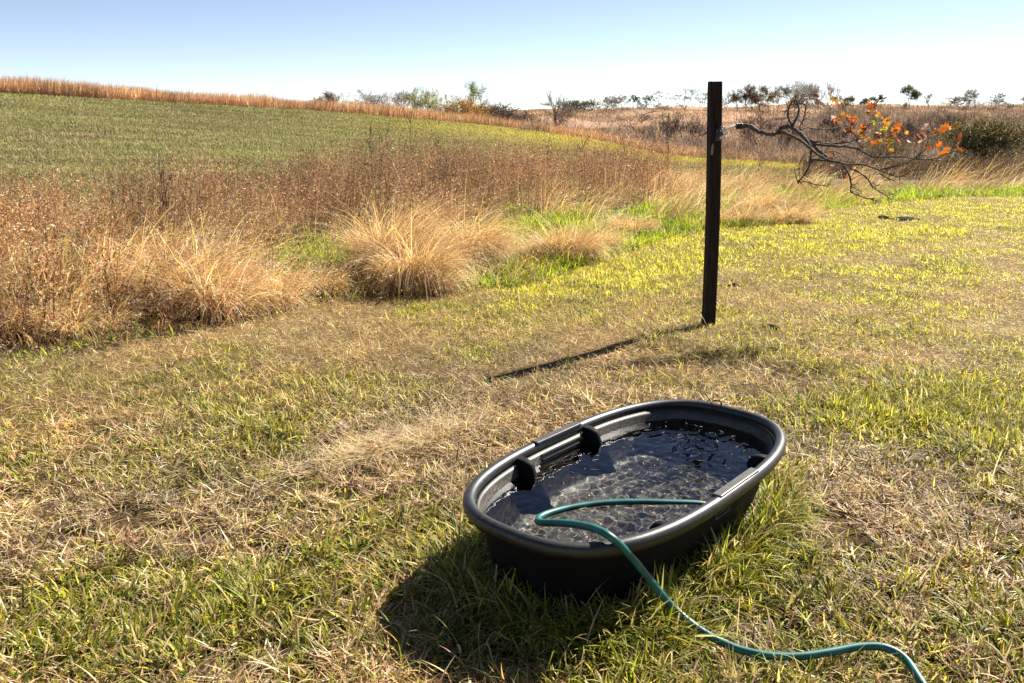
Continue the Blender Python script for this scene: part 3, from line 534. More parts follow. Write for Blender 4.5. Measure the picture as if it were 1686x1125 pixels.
# bare scrub over the valley and the far slope
def scrub(rng):
    out = []; n = 5200; px = rng.uniform(860, 1900, n); y = rng.uniform(78, 250, n)
    d_ = np.interp(px, [860, 1000, 1060, 1200, 1330, 1500, 1686], [.25, .2, .75, .8, .95, 1, 1]); d_ = d_ * sstep(.3, .6, fbm((px - 843) * .1, y, 14, 44, 2) + .16 * (px > 1330)); lim = np.interp(px, [860, 1200, 1290, 1380, 1500, 1686], [150, 150, 165, 255, 262, 262])
    k = (rng.random(n) < d_) & (y < lim); px, y = px[k], y[k]; x = (px - PX0) / F / 1.034 * y; n = len(x); z = gz(x, y); H_ = rng.uniform(1.2, 4.6, n) * np.interp(y, [80, 250], [.8, 1.25])
    m_ = 64; i = np.repeat(np.arange(n), m_); wd = .22 * H_[i]; qx, qy = rng.normal(0, 1, len(i)), rng.normal(0, 1, len(i)); b_ = np.c_[x[i] + qx * wd, y[i] + qy * wd, z[i] + rng.random(len(i)) ** 1.2 * H_[i] * .6 * np.exp(-(qx ** 2 + qy ** 2) / 3)]
    col = pick([(.10, .072, .068), (.15, .108, .10), (.22, .16, .145), (.19, .11, .06)], [3, 3, 2.2, .8], len(i), rng) * (rng.uniform(.6, 1.5, n)[i] * (1 + .8 * (rng.random(n) < .15)[i]))[:, None] * (.7 + .6 * rng.random(n)[i][:, None])
    out.append(blades(b_, H_[i] * rng.uniform(.18, .45, len(i)), .025 + .025 * y[i] / 100, np.arctan2(qx, qy) + rng.normal(0, .6, len(i)), np.abs(rng.normal(.25, .25, len(i))) + .45 * np.hypot(qx, qy), rng.normal(.1, .5, len(i)), col, 2, roll=rng.normal(0, .6, len(i))))
    # ragged brush along the skyline
    n = 420; px = rng.choice([945, 1010, 1090, 1225, 1260, 1345, 1440, 1560, 1600, 1640, 1680], n) + rng.normal(0, 16, n); y = rng.uniform(285, 335, n); x = (px - PX0) / F / 1.034 * y; z = gz(x, y); H2 = rng.uniform(.8, 3.0, n)
    i = np.repeat(np.arange(n), 40); qx, qy = rng.normal(0, 1, len(i)), rng.normal(0, 1, len(i)); b_ = np.c_[x[i] + qx * H2[i] * .35, y[i] + qy * H2[i] * .35, z[i] + rng.random(len(i)) * H2[i] * .5]
    col = pick([(.20, .15, .14), (.26, .20, .18), (.16, .12, .10)], [1, 1, 1], len(i), rng); out.append(blades(b_, H2[i] * rng.uniform(.25, .6, len(i)), np.full(len(i), .06), np.arctan2(qx, qy), np.abs(rng.normal(.5, .3, len(i))), rng.normal(0, .4, len(i)), col, 2))
    # low grass tufts over the open slope
    n = 60000; px = rng.uniform(780, 1900, n); y = rng.uniform(95, 345, n); x = (px - PX0) / F / 1.034 * y
    t_ = fbm(x, y, 22, 31, 3)[:, None]; col = pick([(.28, .165, .11), (.38, .25, .17), (.48, .33, .24)], [2, 2, 1], n, rng) * (.35 + 1.3 * t_)
    out.append(blades(np.c_[x, y, gz(x, y)], rng.uniform(.3, .9, n), .09 + .08 * y / 150, rng.uniform(0, 6.28, n), rng.uniform(0, .6, n), rng.normal(0, .3, n), col, 2)); return out
emit('scrub', scrub(rg), M_far, 'grey brown leafless scrub and rough grass over the valley and far slope')

# ------------------------------------------------------------------ stock tank
def outline(off, n=160, a=TA, b_=TB):
    tt = np.linspace(0, 2 * np.pi, 4000, endpoint=False); c, s = np.cos(tt), np.sin(tt)
    x = a * np.sign(c) * np.abs(c) ** (2 / TN); y = b_ * np.sign(s) * np.abs(s) ** (2 / TN)
    L = np.r_[0, np.cumsum(np.hypot(np.diff(np.r_[x, x[0]]), np.diff(np.r_[y, y[0]])))]
    u = np.linspace(0, L[-1], n, endpoint=False); X_ = np.interp(u, L, np.r_[x, x[0]]); Y_ = np.interp(u, L, np.r_[y, y[0]])
    tx = np.roll(X_, -1) - np.roll(X_, 1); ty = np.roll(Y_, -1) - np.roll(Y_, 1); l = np.hypot(tx, ty)
    return np.c_[X_ + ty / l * off, Y_ - tx / l * off]
def loft(name, prof, mat, parent, closed=False, n=200, floor_=None):
    rings = [np.c_[outline(o, n), np.full(n, z)] for o, z in prof]; m_ = len(rings); v = np.concatenate(rings); q = []
    for i in range(m_ if closed else m_ - 1):
        a = i; b_ = (i + 1) % m_; k = np.arange(n); k2 = (k + 1) % n; q.append(np.stack([a * n + k, a * n + k2, b_ * n + k2, b_ * n + k], -1))
    q = np.concatenate(q); tr = None
    if floor_:
        extra = []; tr = []
        for ring, z in floor_:
            cidx = len(v) + len(extra); extra.append((0, 0, z)); k = np.arange(n); tr.append(np.stack([ring * n + k, ring * n + (k + 1) % n, np.full(n, cidx)], -1))
        v = np.r_[v, np.array(extra)]; tr = np.concatenate(tr)
    return mesh_np(name, v, q, tr, mat, parent, smooth=True)
tank = tag(empty('stock_tank', (TC[0], TC[1], 0.0), TR), 'oval black plastic stock tank half full of water on the lawn', 'stock tank')
outer = loft('outer_wall', [(-.105, .0), (-.092, .006), (-.080, .05), (-.060, .12), (-.040, .2), (-.024, .258), (-.020, .268)], M_tank, tank, floor_=[(0, .004)])
shell = loft('inner_wall', [(-.022, .268), (-.026, .272), (-.034, .258), (-.050, .2), (-.070, .12), (-.088, .06), (-.104, .034), (-.130, .024), (-.17, .021)], M_shell, tank, floor_=[(8, .022)])
ra = [(math.cos(t_) , math.sin(t_)) for t_ in np.radians(np.arange(-35, 216, 22.5))]
rim = loft('rim', [(.0195 * c_ - .002, .283 + .019 * s_) for c_, s_ in ra] + [(-.0165, .262), (-.010, .262), (-.008, .276), (.008, .276), (.012, .262)], M_rim, tank, closed=True)
for nm_ in (shell, rim):
    pass
def rib(x, sgn):      # a rounded pillar running down the inside of the wall
    n = 17; pts = []
    for k in range(n):
        a_ = math.pi * k / (n - 1); pts.append((math.cos(a_) * .024, -math.sin(a_) ** .6 * .060))
    zs = [(z_ * (1 if sgn > 0 else .955), k_2, o_2) for z_, k_2, o_2 in [(.0, 1.2, -.006), (.1, 1.12, -.004), (.2, 1.05, 0), (.26, .98, .004), (.276, .90, .006), (.284, .78, .010), (.289, .55, .016)]]
    mb = MB(); vs = []
    wall = TB * (1 - (abs(x) / TA) ** TN) ** (1 / TN)
    shelf = lambda z: np.interp(z, [0, .06, .12, .2, .262], [-.088, -.088, -.070, -.050, -.034])
    for z, k_, o_ in zs:
        woff = float(shelf(z)) + .003
        for px_, py_ in pts: vs.append((x + px_ * k_, sgn * (wall + woff + py_ * k_ + o_ * .5), z + .025 * (z < .001)))
    f = [(i * n + k, i * n + k + 1, (i + 1) * n + k + 1, (i + 1) * n + k) for i in range(len(zs) - 1) for k in range(n - 1)]
    f.append(tuple((len(zs) - 1) * n + k for k in range(n)))
    if sgn < 0: f = [tuple(reversed(q)) for q in f]
    mb.add(vs, f); o = mb.build('rib', M_tank, tank, smooth=True); 
    md_ = o.modifiers.new('bevel', 'BEVEL'); md_.width = .006; md_.segments = 3; md_.limit_method = 'ANGLE'
    return o
rib(-.235, 1); rib(.145, 1); rib(-.305, -1); rib(.335, -1)
for sgn, x0 in ((1, 0.0), (-1, 0.024)):
    w_ = TB
    mb = MB(); mb.box((x0, sgn * (w_ - .008), .3005), (.255, .030, .011)); h_ = mb.build('handle_lip', M_lip, tank, bevel=.003)
    mb = MB(); mb.box((x0, sgn * (w_ - .041), .245), (.25, .010, .008)); mb.box((x0, sgn * (w_ - .037), .262), (.25, .008, .004)); mb.build('inner_ledge', M_tank, tank, bevel=.002)
    mb = MB(); zc = .222; yo = sgn * (w_ - .0315)
    for dz in (-.022, .022): mb.box((x0 - .035, yo, zc + dz), (.088, .008, .004))
    for dx in (-.042, .042): mb.box((x0 - .035 + dx, yo, zc), (.004, .0075, .040))
    mb.box((x0 - .035, yo, zc + .003), (.066, .007, .009)); mb.box((x0 - .035, yo, zc - .011), (.060, .0065, .003)); mb.build('embossed_plate', M_lip, tank, bevel=.001)

# water: a closed body with a rippled top
def water():
    WL = .234; n = 320; rings = 150; ol = outline(-.0345, n); ys = []
    ks = np.linspace(1, 0.0, rings)[:-1]; v = []
    for k in ks: v.append(np.c_[ol * k, np.zeros(n)])
    v = np.concatenate(v + [np.zeros((1, 3))]); x, y = v[:, 0], v[:, 1]
    rg_ = 1 + 1.2 * sstep(-.1, .35, x)
    rp = (fbm(x, y, .085, 3, 2) - .5) * .0018 + ((fbm(x * .6 + y, y - x * .5, .04, 9, 2) - .5) * .0009 + (fbm(x - y * .7, y + x * .4, .022, 15, 1) - .5) * .0007) * rg_
    rp = rp * (.25 + 1.5 * fbm(x, y, .28, 27, 2) ** 1.3 * 1.4); c0 = np.hypot(x - .30, y + .02); rp += np.sin(c0 * 130) * .00040 * np.exp(-c0 * 3)
    v[:, 2] = WL + rp * sstep(1.02, .93, (np.abs(x / (TA - .04)) ** TN + np.abs(y / (TB - .04)) ** TN) ** (1 / TN))
    q = []; k = np.arange(n); m_ = len(ks)
    for i in range(m_ - 1): q.append(np.stack([i * n + k, i * n + (k + 1) % n, (i + 1) * n + (k + 1) % n, (i + 1) * n + k], -1))
    c = m_ * n; tr = np.stack([(m_ - 1) * n + k, (m_ - 1) * n + (k + 1) % n, np.full(n, c)], -1)
    o = mesh_np('water', v, np.concatenate(q), tr, M_water, smooth=True); o.location = (TC[0], TC[1], 0); o.rotation_euler = (0, 0, TR); return o
wat = water(); tag(wat, kind='structure')
wat.cycles.is_caustics_caster = True
for o in list(tank.children): o.cycles.is_caustics_receiver = True

def t2w(a, b_, z): return (TC[0] + math.cos(TR) * a - math.sin(TR) * b_, TC[1] + math.sin(TR) * a + math.cos(TR) * b_, z)
# straw and seed fluff floating, and a litter of straw on the bottom
def debris(n, zf, rng, hl, wl, pal, bias=0):
    a = rng.uniform(-.56, .56, n); b_ = rng.uniform(-.27, .27, n); k = (np.abs(a / .58) ** 2.6 + np.abs(b_ / .275) ** 2.6) < 1; a, b_ = a[k], b_[k]; n = len(a)
    xy = np.c_[math.cos(TR) * a - math.sin(TR) * b_ + TC[0], math.sin(TR) * a + math.cos(TR) * b_ + TC[1]]
    return blades(np.c_[xy, zf + rng.uniform(0, .002, n)], rng.uniform(*hl, n), rng.uniform(*wl, n), rng.uniform(0, 6.28, n), rng.uniform(1.5, 1.57, n), rng.normal(0, .04, n), pick(pal, [1] * len(pal), n, rng), 3)
rg = np.random.default_rng(8)
dm = leafmat('bottom_straw', 0.1, 0.7, 0.2)
o = emit('bottom_litter', [debris(2200, .024, rg, (.008, .035), (.0012, .0026), [(.30, .23, .15), (.42, .33, .22), (.22, .15, .09), (.5, .4, .3)])], dm, 'fine straw litter lying under the water on the tank bottom'); o.cycles.is_caustics_receiver = True
emit('floating_straw', [debris(60, .2365, rg, (.01, .035), (.001, .0022), [(.6, .5, .4), (.5, .38, .3), (.7, .6, .5)]), quads_rand(np.array([t2w(a, b_, .237) for a, b_ in zip(rg.uniform(-.5, .5, 60), rg.uniform(-.2, .27, 60))]), rg.uniform(.004, .01, 60), rg.uniform(.003, .006, 60), pick([(.6, .5, .4), (.3, .2, .13)], [1, 1], 60, rg), rg)], M_straw, 'pale straw bits and seed fluff floating on the tank water')

# ------------------------------------------------------------------ garden hose
def smooth_path(pts, n=14):
    pts = [Vector(p) for p in pts]; pts = [pts[0]] + pts + [pts[-1]]; out = []
    for i in range(1, len(pts) - 2):
        a, b_, c, d = pts[i - 1:i + 3]
        for k in range(n):
            t_ = k / n; out.append(.5 * ((2 * b_) + (c - a) * t_ + (2 * a - 5 * b_ + 4 * c - d) * t_ * t_ + (3 * b_ - a - 3 * c + d) * t_ ** 3))
    return out + [pts[-2]]
HP = [(1610, 1260, .02), (1560, 1190, .022), (1515, 1120, .045), (1488, 1083, .052), (1455, 1066, .058), (1415, 1065, .056), (1365, 1074, .050), (1310, 1081, .045), (1255, 1078, .044), (1203, 1064, .048), (1152, 1037, .062), (1108, 1000, .095), (1070, 955, .17), (1040, 918, .25), (1010, 888, .314), (983, 872, .322),
      (950, 864, .30), (918, 861, .278), (895, 861, .258), (886, 858, .249), (889, 852, .243), (905, 845, .240), (940, 836, .238), (990, 829, .237), (1045, 827, .236), (1100, 828, .233), (1150, 830, .228), (1178, 836, .218)]
hose = MB().tube(smooth_path([un(*p) for p in HP], 10), .0108, 14).build('garden_hose', M_hose, smooth=True)
tag(hose, 'teal green garden hose curling from the lawn over the tank rim', 'garden hose')
mb = MB(); pw = [un(1162, 648, .335), un(1167, 656, .322), un(1172, 664, .312), un(1176, 676, .28), un(1179, 690, .24), un(1182, 705, .2)]
mb.tube(smooth_path(pw, 6), .0028, 6); mb.tube(smooth_path([un(1176, 660, .312), un(1186, 661, .318), un(1187, 668, .300), un(1178, 668, .296)], 6), .003, 6)
mb.tube([un(1177, 682, .255), un(1178.5, 689, .24)], .0045, 6)
tag(mb.build('wire_clip', M_wire, smooth=True), 'thin black wire hooked over the far rim of the tank', 'wire')

# ------------------------------------------------------------------ post, rope, limb
bx, by, _ = un(1166, 535); PH = float(uny(1180, 135, by)[2]); leanx = float(uny(1180, 135, by)[0] - bx)
post = tag(empty('wooden_post', (bx, by, 0)), 'dark weathered square timber post standing upright in the lawn', 'post')
def post_mesh():
    rng = np.random.default_rng(4); n = 8; K = 26; s = .0385; vs = []; ch = .006
    sec = [(-s, -s + ch), (-s + ch, -s), (s - ch, -s), (s, -s + ch), (s, s - ch), (s - ch, s), (-s + ch, s), (-s, s - ch)]; ca, sa = math.cos(.14), math.sin(.14)
    for k in range(K):
        z = -.12 + (PH + .12) * k / (K - 1); b_ = .008 * math.sin(z * 2.3) - .004 * z
        for i, (x, y) in enumerate(sec):
            e = 1 + .018 * (rng.random() - .5) - .04 * (k == K - 1); vs.append((ca * x * e - sa * y * e + leanx * z / PH + b_, sa * x * e + ca * y * e, z + (.004 * rng.random() if k == K - 1 else 0)))
    f = [(k * n + i, k * n + (i + 1) % n, (k + 1) * n + (i + 1) % n, (k + 1) * n + i) for k in range(K - 1) for i in range(n)]
    f += [tuple(range((K - 1) * n, K * n)), tuple(range(n - 1, -1, -1))]; return MB().add(vs, f)
post_mesh().build('timber', M_wood, post)
def rel(p): return (p[0] - bx, p[1] - by, p[2])
kx, ky, kz = rel(uny(1186, 222, by - .045))
mb = MB(); mb.tube([(kx - .004, ky - .018, kz), (kx - .004, ky + .012, kz)], .019, 14); mb.tube([(kx - .004, ky - .03, kz + .004), (kx - .004, ky - .016, kz + .004)], .011, 12)
mb.box((kx - .006, ky + .006, kz - .002), (.042, .006, .075)); mb.build('hook_plate', M_hook, post, bevel=.002)
mb = MB(); mb.tube([(kx + .006 + .014 * math.sin(a_), ky - .008, kz + .036 + .014 * math.cos(a_)) for a_ in np.linspace(0, 6.0, 14)], .004, 7); mb.build('eye_bolt', M_hook, post, smooth=True)
m, t, b = new_mat('bare_wood_scar'); b.inputs['Base Color'].default_value = (.28, .18, .11, 1); b.inputs['Roughness'].default_value = .8
sx_, sy_, sz_ = rel(uny(1171.5, 246, by - .046))
MB().add([(sx_ - .003, sy_ - .006, sz_ - .034), (sx_ + .010, sy_ - .006, sz_ - .036), (sx_ + .012, sy_ - .005, sz_ + .02), (sx_ + .005, sy_ - .005, sz_ + .038), (sx_ - .001, sy_ - .005, sz_ + .012),
          (sx_ - .003, sy_ + .006, sz_ - .034), (sx_ + .010, sy_ + .006, sz_ - .036), (sx_ + .012, sy_ + .006, sz_ + .02), (sx_ + .005, sy_ + .006, sz_ + .038), (sx_ - .001, sy_ + .006, sz_ + .012)],
         [(0, 1, 2, 3, 4), (9, 8, 7, 6, 5), (0, 5, 6, 1), (1, 6, 7, 2), (2, 7, 8, 3), (3, 8, 9, 4), (4, 9, 5, 0)]).build('splintered_scar', m, post)
def cp(cx, cy, dy=0.0):       # the limb was measured on an enlargement of the photograph
    return Vector(uny(1160 + cx / 3.832, 120 + cy / 3.832, by + dy))
mb = MB()
def twist(path, r, rs):
    path = smooth_path(path, 12); L = 0
    for ph in (0, 2.09, 4.19):
        pts = []; L = 0
        for i, p in enumerate(path):
            if i: L += (path[i] - path[i - 1]).length
            a_ = L / .011 * 1.3 + ph; d = (path[min(i + 1, len(path) - 1)] - path[max(0, i - 1)]).normalized(); u = d.cross(Vector((0, 1, .1))).normalized(); w_ = d.cross(u); pts.append(p + (u * math.cos(a_) + w_ * math.sin(a_)) * rs)
        mb.tube(pts, r, 6)
twist([cp(102, 392, -.03), cp(112, 376, -.05), cp(130, 360, -.05), cp(160, 344, -.03), cp(190, 335, 0), cp(212, 334, 0)], .0050, .0046)
twist([cp(98, 415, -.06), cp(118, 398, -.065), cp(134, 384, -.06), cp(148, 380, -.05)], .0044, .004)
mb2 = MB()
for k in range(5):
    c_ = cp(204 + k * 7, 337 - k * .5, 0); mb2.tube([c_ + Vector((.004 * math.sin(a_ + k), .0175 * math.sin(a_), .0175 * math.cos(a_))) for a_ in np.linspace(0, 6.28, 15)], .0040, 6)
twist([cp(118, 398, -.06), cp(122, 420, -.065), cp(112, 436, -.065)], .0028, .0025)
rope_ = tag(mb.build('rope', M_rope, smooth=True), 'short pale twisted rope lashing the oak limb to the post', 'rope')
mb2.build('lashing', M_wire, rope_, smooth=True)
mb = MB(); limb = tag(empty('oak_limb', tuple(cp(205, 336))), 'gnarled bare oak limb with a few autumn leaves tied to the post', 'tree limb')
l0 = cp(205, 336); rgb = random.Random(9); twigs = []
def br(pts, r0, r1, d0=0.0, d1=0.0, jit=.004):
    n = len(pts); P_ = []
    for i, (cx, cy) in enumerate(pts): P_.append(cp(cx, cy, d0 + (d1 - d0) * i / (n - 1) + rgb.uniform(-1, 1) * jit * 3 * (0 < i < n - 1)) - l0)
    sp = smooth_path(P_, 6); m_ = len(sp)
    rr_ = [(r0 + (r1 - r0) * i / (m_ - 1)) * rgb.uniform(.85, 1.2) for i in range(m_)]
    mb.tube([p + Vector([rgb.uniform(-1, 1) * rr_[i] * .25 for _ in range(3)]) for i, p in enumerate(sp)], rr_, 8)
    for k in range(int(m_ * .35)):
        i = rgb.randrange(m_ // 4, m_); p = sp[i]; q = p + Vector((rgb.uniform(-.01, .05), rgb.uniform(-.05, .05), rgb.uniform(-.04, .04))); q2 = q + Vector((rgb.uniform(0, .04), rgb.uniform(-.03, .03), rgb.uniform(-.035, .02)))
        if rr_[i] < .009: mb.tube([p, q, q2], [min(rr_[i] * .6, .0025), .0018, .0012], 5)
br([(200, 337), (250, 332), (290, 340), (340, 370), (400, 386), (450, 384), (480, 372)], .0145, .013)
br([(470, 374), (482, 352), (520, 338), (556, 350), (600, 382), (640, 420), (690, 462), (730, 500), (800, 545)], .013, .010, 0, .05)
br([(475, 372), (540, 392), (600, 425), (650, 462), (700, 505), (760, 541), (830, 562), (900, 578), (1000, 580), (1060, 598), (1120, 622), (1180, 645), (1240, 656), (1300, 620)], .010, .003, -.02, -.25)
br([(596, 378), (556, 335), (528, 285), (528, 232), (548, 190), (578, 170)], .008, .005, .02, .12)
br([(560, 325), (588, 268), (594, 215), (578, 168), (576, 140)], .0085, .004, .03, .15)
br([(580, 170), (610, 190), (640, 212), (670, 222)], .004, .002, .12, .2)
br([(598, 195), (630, 170), (670, 160), (708, 168), (735, 198), (760, 205)], .005, .002, .12, .3)
br([(640, 212), (625, 290), (600, 340)], .003, .0045, .15, .1)
br([(600, 362), (650, 346), (720, 357), (800, 352), (870, 338), (930, 330)], .005, .002, .03, .25)
br([(610, 390), (660, 425), (720, 440), (800, 448), (880, 442), (940, 430), (985, 400)], .009, .003, .04, .2)
br([(670, 440), (740, 456), (820, 462), (900, 466), (970, 482), (1010, 505), (1050, 526), (1130, 531), (1250, 530), (1320, 541), (1350, 520), (1385, 495), (1402, 460), (1410, 430)], .009, .002, .03, -.15)
br([(1310, 541), (1380, 549), (1450, 543), (1520, 515), (1590, 490)], .0045, .0016, -.12, -.3)
br([(1430, 552), (1470, 556), (1500, 548)], .003, .002, -.2, -.25)
br([(1110, 612), (1180, 597), (1255, 572), (1320, 545), (1350, 535)], .006, .003, -.15, -.1)
br([(645, 425), (668, 465), (668, 530), (668, 560), (650, 615), (612, 665), (590, 688)], .0085, .004, .0, -.12)
br([(588, 690), (640, 689), (700, 706), (750, 712), (792, 722)], .004, .0015, -.12, -.2)
br([(592, 700), (576, 650), (566, 608)], .0035, .0015, -.12, -.1)
br([(662, 545), (730, 552), (800, 560)], .006, .006, -.05, -.05)
br([(870, 575), (908, 635), (925, 700), (924, 750), (968, 772), (1030, 795), (1075, 790)], .007, .0025, -.1, -.35)
br([(920, 600), (1000, 645), (1040, 685), (1062, 722), (1118, 758), (1150, 775)], .006, .003, -.1, .15)
br([(1148, 775), (1190, 765), (1215, 748)], .003, .0015, .15, .2)
br([(1148, 772), (1160, 800), (1168, 850)], .002, .0012, .15, .18)
br([(1105, 635), (1150, 664), (1205, 685)], .004, .002, -.15, -.2)
br([(1010, 502), (985, 460), (960, 420), (985, 385), (1020, 350), (1060, 300), (1070, 240)], .0045, .0018, .05, .25)
br([(985, 462), (1060, 420), (1110, 395), (1160, 370), (1200, 375)], .003, .0015, .05, .15)
br([(1060, 320), (1110, 300), (1150, 280)], .0022, .0012, .2, .25)
br([(900, 466), (930, 400), (900, 330), (880, 290)], .003, .0012, .1, .3)
br([(1360, 515), (1375, 450), (1365, 390), (1400, 360)], .0025, .0012, -.1, -.05)
br([(700, 470), (750, 500), (830, 500), (900, 540), (960, 545), (1040, 540)], .003, .0012, .02, .2)
mb.build('bark', M_bark, limb, smooth=True)
def oak_leaf(curl, rng):
    # lobed outline (half), mirrored; gently folded and curled
    half = [(0, .0), (.06, .012), (.16, .05), (.24, .26), (.30, .24), (.36, .12), (.44, .16), (.50, .36), (.58, .35), (.62, .15), (.70, .16), (.78, .27), (.84, .2), (.92, .08), (1, 0)]
    n = len(half); vs = []
    for s in (1, 0, -1):
        for (x, y) in half: vs.append((x * .11 * math.cos(curl * x * .8), s * y * .11 * math.cos(curl * .7), .11 * (.35 * curl * x * x + .55 * abs(s * y) * curl) + rng.uniform(-.002, .002)))
    f = []
    for i in range(n - 1): f += [(i, i + 1, n + i + 1, n + i), (n + i, n + i + 1, 2 * n + i + 1, 2 * n + i)]
    mbx = MB().add(vs, f); mbx.tube([(-.02, 0, .004), (0, 0, 0)], .0012, 4, cap=False); return mbx
LM = []
for (nm, c_) in (('rust', (.24, .07, .012)), ('orange', (.35, .10, .012)), ('amber', (.46, .21, .02)), ('yellow_green', (.30, .31, .035)), ('faded_brown', (.20, .10, .06)), ('pale_backside', (.42, .30, .25))):
    m, t, b = new_mat('oak_leaf_' + nm); n_ = nd(t, 'TexNoise', Scale=40.0, Detail=4.0); tc = nd(t, 'TexCoord'); t.links.new(tc.outputs['Object'], n_.inputs['Vector'])
    o_ = ramp(t, n_.outputs[0], [(.3, tuple(x * .6 for x in c_)), (.7, tuple(min(1, x * 1.35) for x in c_))]); t.links.new(o_, b.inputs['Base Color']); b.inputs['Roughness'].default_value = .38
    tr = nd(t, 'BsdfTranslucent'); t.links.new(o_, tr.inputs[0]); mx = nd(t, 'MixShader'); mx.inputs[0].default_value = .55; t.links.new(b.outputs[0], mx.inputs[1]); t.links.new(tr.outputs[0], mx.inputs[2]); t.links.new(mx.outputs[0], t.nodes['Material Output'].inputs[0]); LM.append(m)
rl = random.Random(3); protos = []
LV = [(880, 282, 1, 1.2), (905, 300, 0, 1.1), (935, 288, 1, 1.1), (972, 285, 1, 1.2), (1000, 318, 1, 1.1), (945, 330, 0, 1), (968, 345, 4, 1), (1040, 318, 0, 1.1), (1010, 350, 4, 1), (1062, 228, 0, 1.2), (1040, 215, 0, 1.1), (1078, 205, 0, 1), (1090, 248, 2, 1.3), (1128, 270, 3, 1.4), (1150, 290, 2, 1.1), (1172, 300, 4, .8),
      (920, 372, 4, 1.0), (900, 355, 4, 1), (1050, 402, 2, 1.3), (1085, 390, 2, 1.1), (1115, 358, 3, 1.3), (1140, 350, 3, 1), (1150, 385, 2, 1.2), (1172, 402, 1, 1.2), (1192, 362, 1, 1.2), (1210, 380, 1, 1.1), (1190, 405, 2, .9), (1240, 408, 1, 1.1), (1148, 438, 3, 1.2), (1160, 428, 3, 1), (1188, 478, 2, .8), (1060, 365, 0, 1),
      (838, 318, 5, 1.1), (822, 312, 5, .9), (760, 158, 0, 1.0), (748, 222, 5, 1), (772, 198, 5, .9), (850, 172, 1, 1.1), (870, 165, 2, 1), (815, 236, 5, .7), (720, 175, 4, 1), (690, 190, 5, .9), (1350, 385, 0, 1.1), (1378, 365, 4, 1.2), (1405, 372, 5, 1.2), (1432, 398, 5, 1.2), (1345, 415, 0, 1), (1340, 442, 5, .9), (1368, 448, 5, .7), (1408, 434, 5, .8),
      (1490, 352, 0, 1), (1520, 342, 1, 1.2), (1552, 345, 2, 1.2), (1480, 470, 1, 1.3), (1500, 500, 1, 1.3), (1605, 440, 0, 1.3), (1612, 470, 1, .8), (1030, 546, 5, 1), (860, 516, 4, 1), (842, 535, 4, .8), (1005, 440, 5, .7), (1122, 692, 5, .7), (1000, 462, 4, .7), (848, 395, 4, 1), (1285, 385, 2, .8), (810, 580, 5, .7), (1110, 715, 4, .6)]
LV = LV + [(cx + rl.uniform(-22, 22), cy + rl.uniform(-16, 16), rl.choice([0, 1, 2, mi, 4]), s_ * .85) for cx, cy, mi, s_ in LV if (cx > 860 and cy < 500 and mi != 5)]
for i, (cx, cy, mi, s_) in enumerate(LV):
    dd = .25 * (cx < 1250 and cy < 480) - .12 * (cx > 1300)
    p = cp(cx, cy, dd + rl.uniform(-.08, .08)) - l0
    o = oak_leaf(rl.uniform(.5, 1.7), rl).build('oak_leaf', LM[mi], limb, smooth=True); o.location = p - Vector((.03, 0, 0)); o.scale = (s_ * .70,) * 3
    o.rotation_euler = (rl.uniform(.6, 2.4) if mi != 5 else rl.uniform(-.4, .4), rl.uniform(-.7, .7), rl.uniform(-1.2, 1.2) + (math.pi if rl.random() < .3 else 0))

# ------------------------------------------------------------------ trees on the slopes
def tubes_np(segs, n=4):
    """segs: list of (pts Nx3, radii N)"""
    vs, qs = [], []; c = 0
    for pts, rad_ in segs:
        pts = np.asarray(pts); m_ = len(pts); d = np.gradient(pts, axis=0); d /= np.linalg.norm(d, axis=1)[:, None] + 1e-9
        a = np.cross(d, [0.3, .9, .2]); a /= np.linalg.norm(a, axis=1)[:, None] + 1e-9; b_ = np.cross(d, a); tt = np.arange(n) * 2 * math.pi / n
        v = pts[:, None] + (a[:, None] * np.cos(tt)[None, :, None] + b_[:, None] * np.sin(tt)[None, :, None]) * np.asarray(rad_)[:, None, None]
        vs.append(v.reshape(-1, 3)); i, k = np.meshgrid(np.arange(m_ - 1), np.arange(n), indexing='ij'); q = np.stack([i * n + k, i * n + (k + 1) % n, (i + 1) * n + (k + 1) % n, (i + 1) * n + k], -1).reshape(-1, 4); qs.append(q + c); c += m_ * n
    return np.concatenate(vs), np.concatenate(qs)
def grow(rng, o, d, L, r, lev, mx, segs, tips, spread, up, rmin):
    n = 4; pts = [o]; dd = d.copy()
    for k in range(n):
        dd = dd + rng.normal(0, .13, 3) + np.array([0, 0, up]); dd /= np.linalg.norm(dd); pts.append(pts[-1] + dd * L / n)
    rr_ = np.linspace(r, max(r * .62, rmin), n + 1); segs.append((lev, pts, rr_))
    if lev >= max(1, mx - 3): tips += pts[1:]
    if lev >= mx: return
    kids = 2 + (rng.random() < .6) + (lev == 0)
    for c in range(kids):
        s_ = pts[-1] if c < 2 else pts[rng.integers(1, n)]
        v = rng.normal(0, 1, 3); v -= v.dot(dd) * dd; v /= np.linalg.norm(v); a = spread * rng.uniform(.5, 1.6); nd_ = dd * math.cos(a) + v * math.sin(a)
        grow(rng, s_, nd_, L * rng.uniform(.62, .85) * (1.25 if lev == 0 else 1), max(r * rng.uniform(.5, .68), rmin), lev + 1, mx, segs, tips, spread, up, rmin)
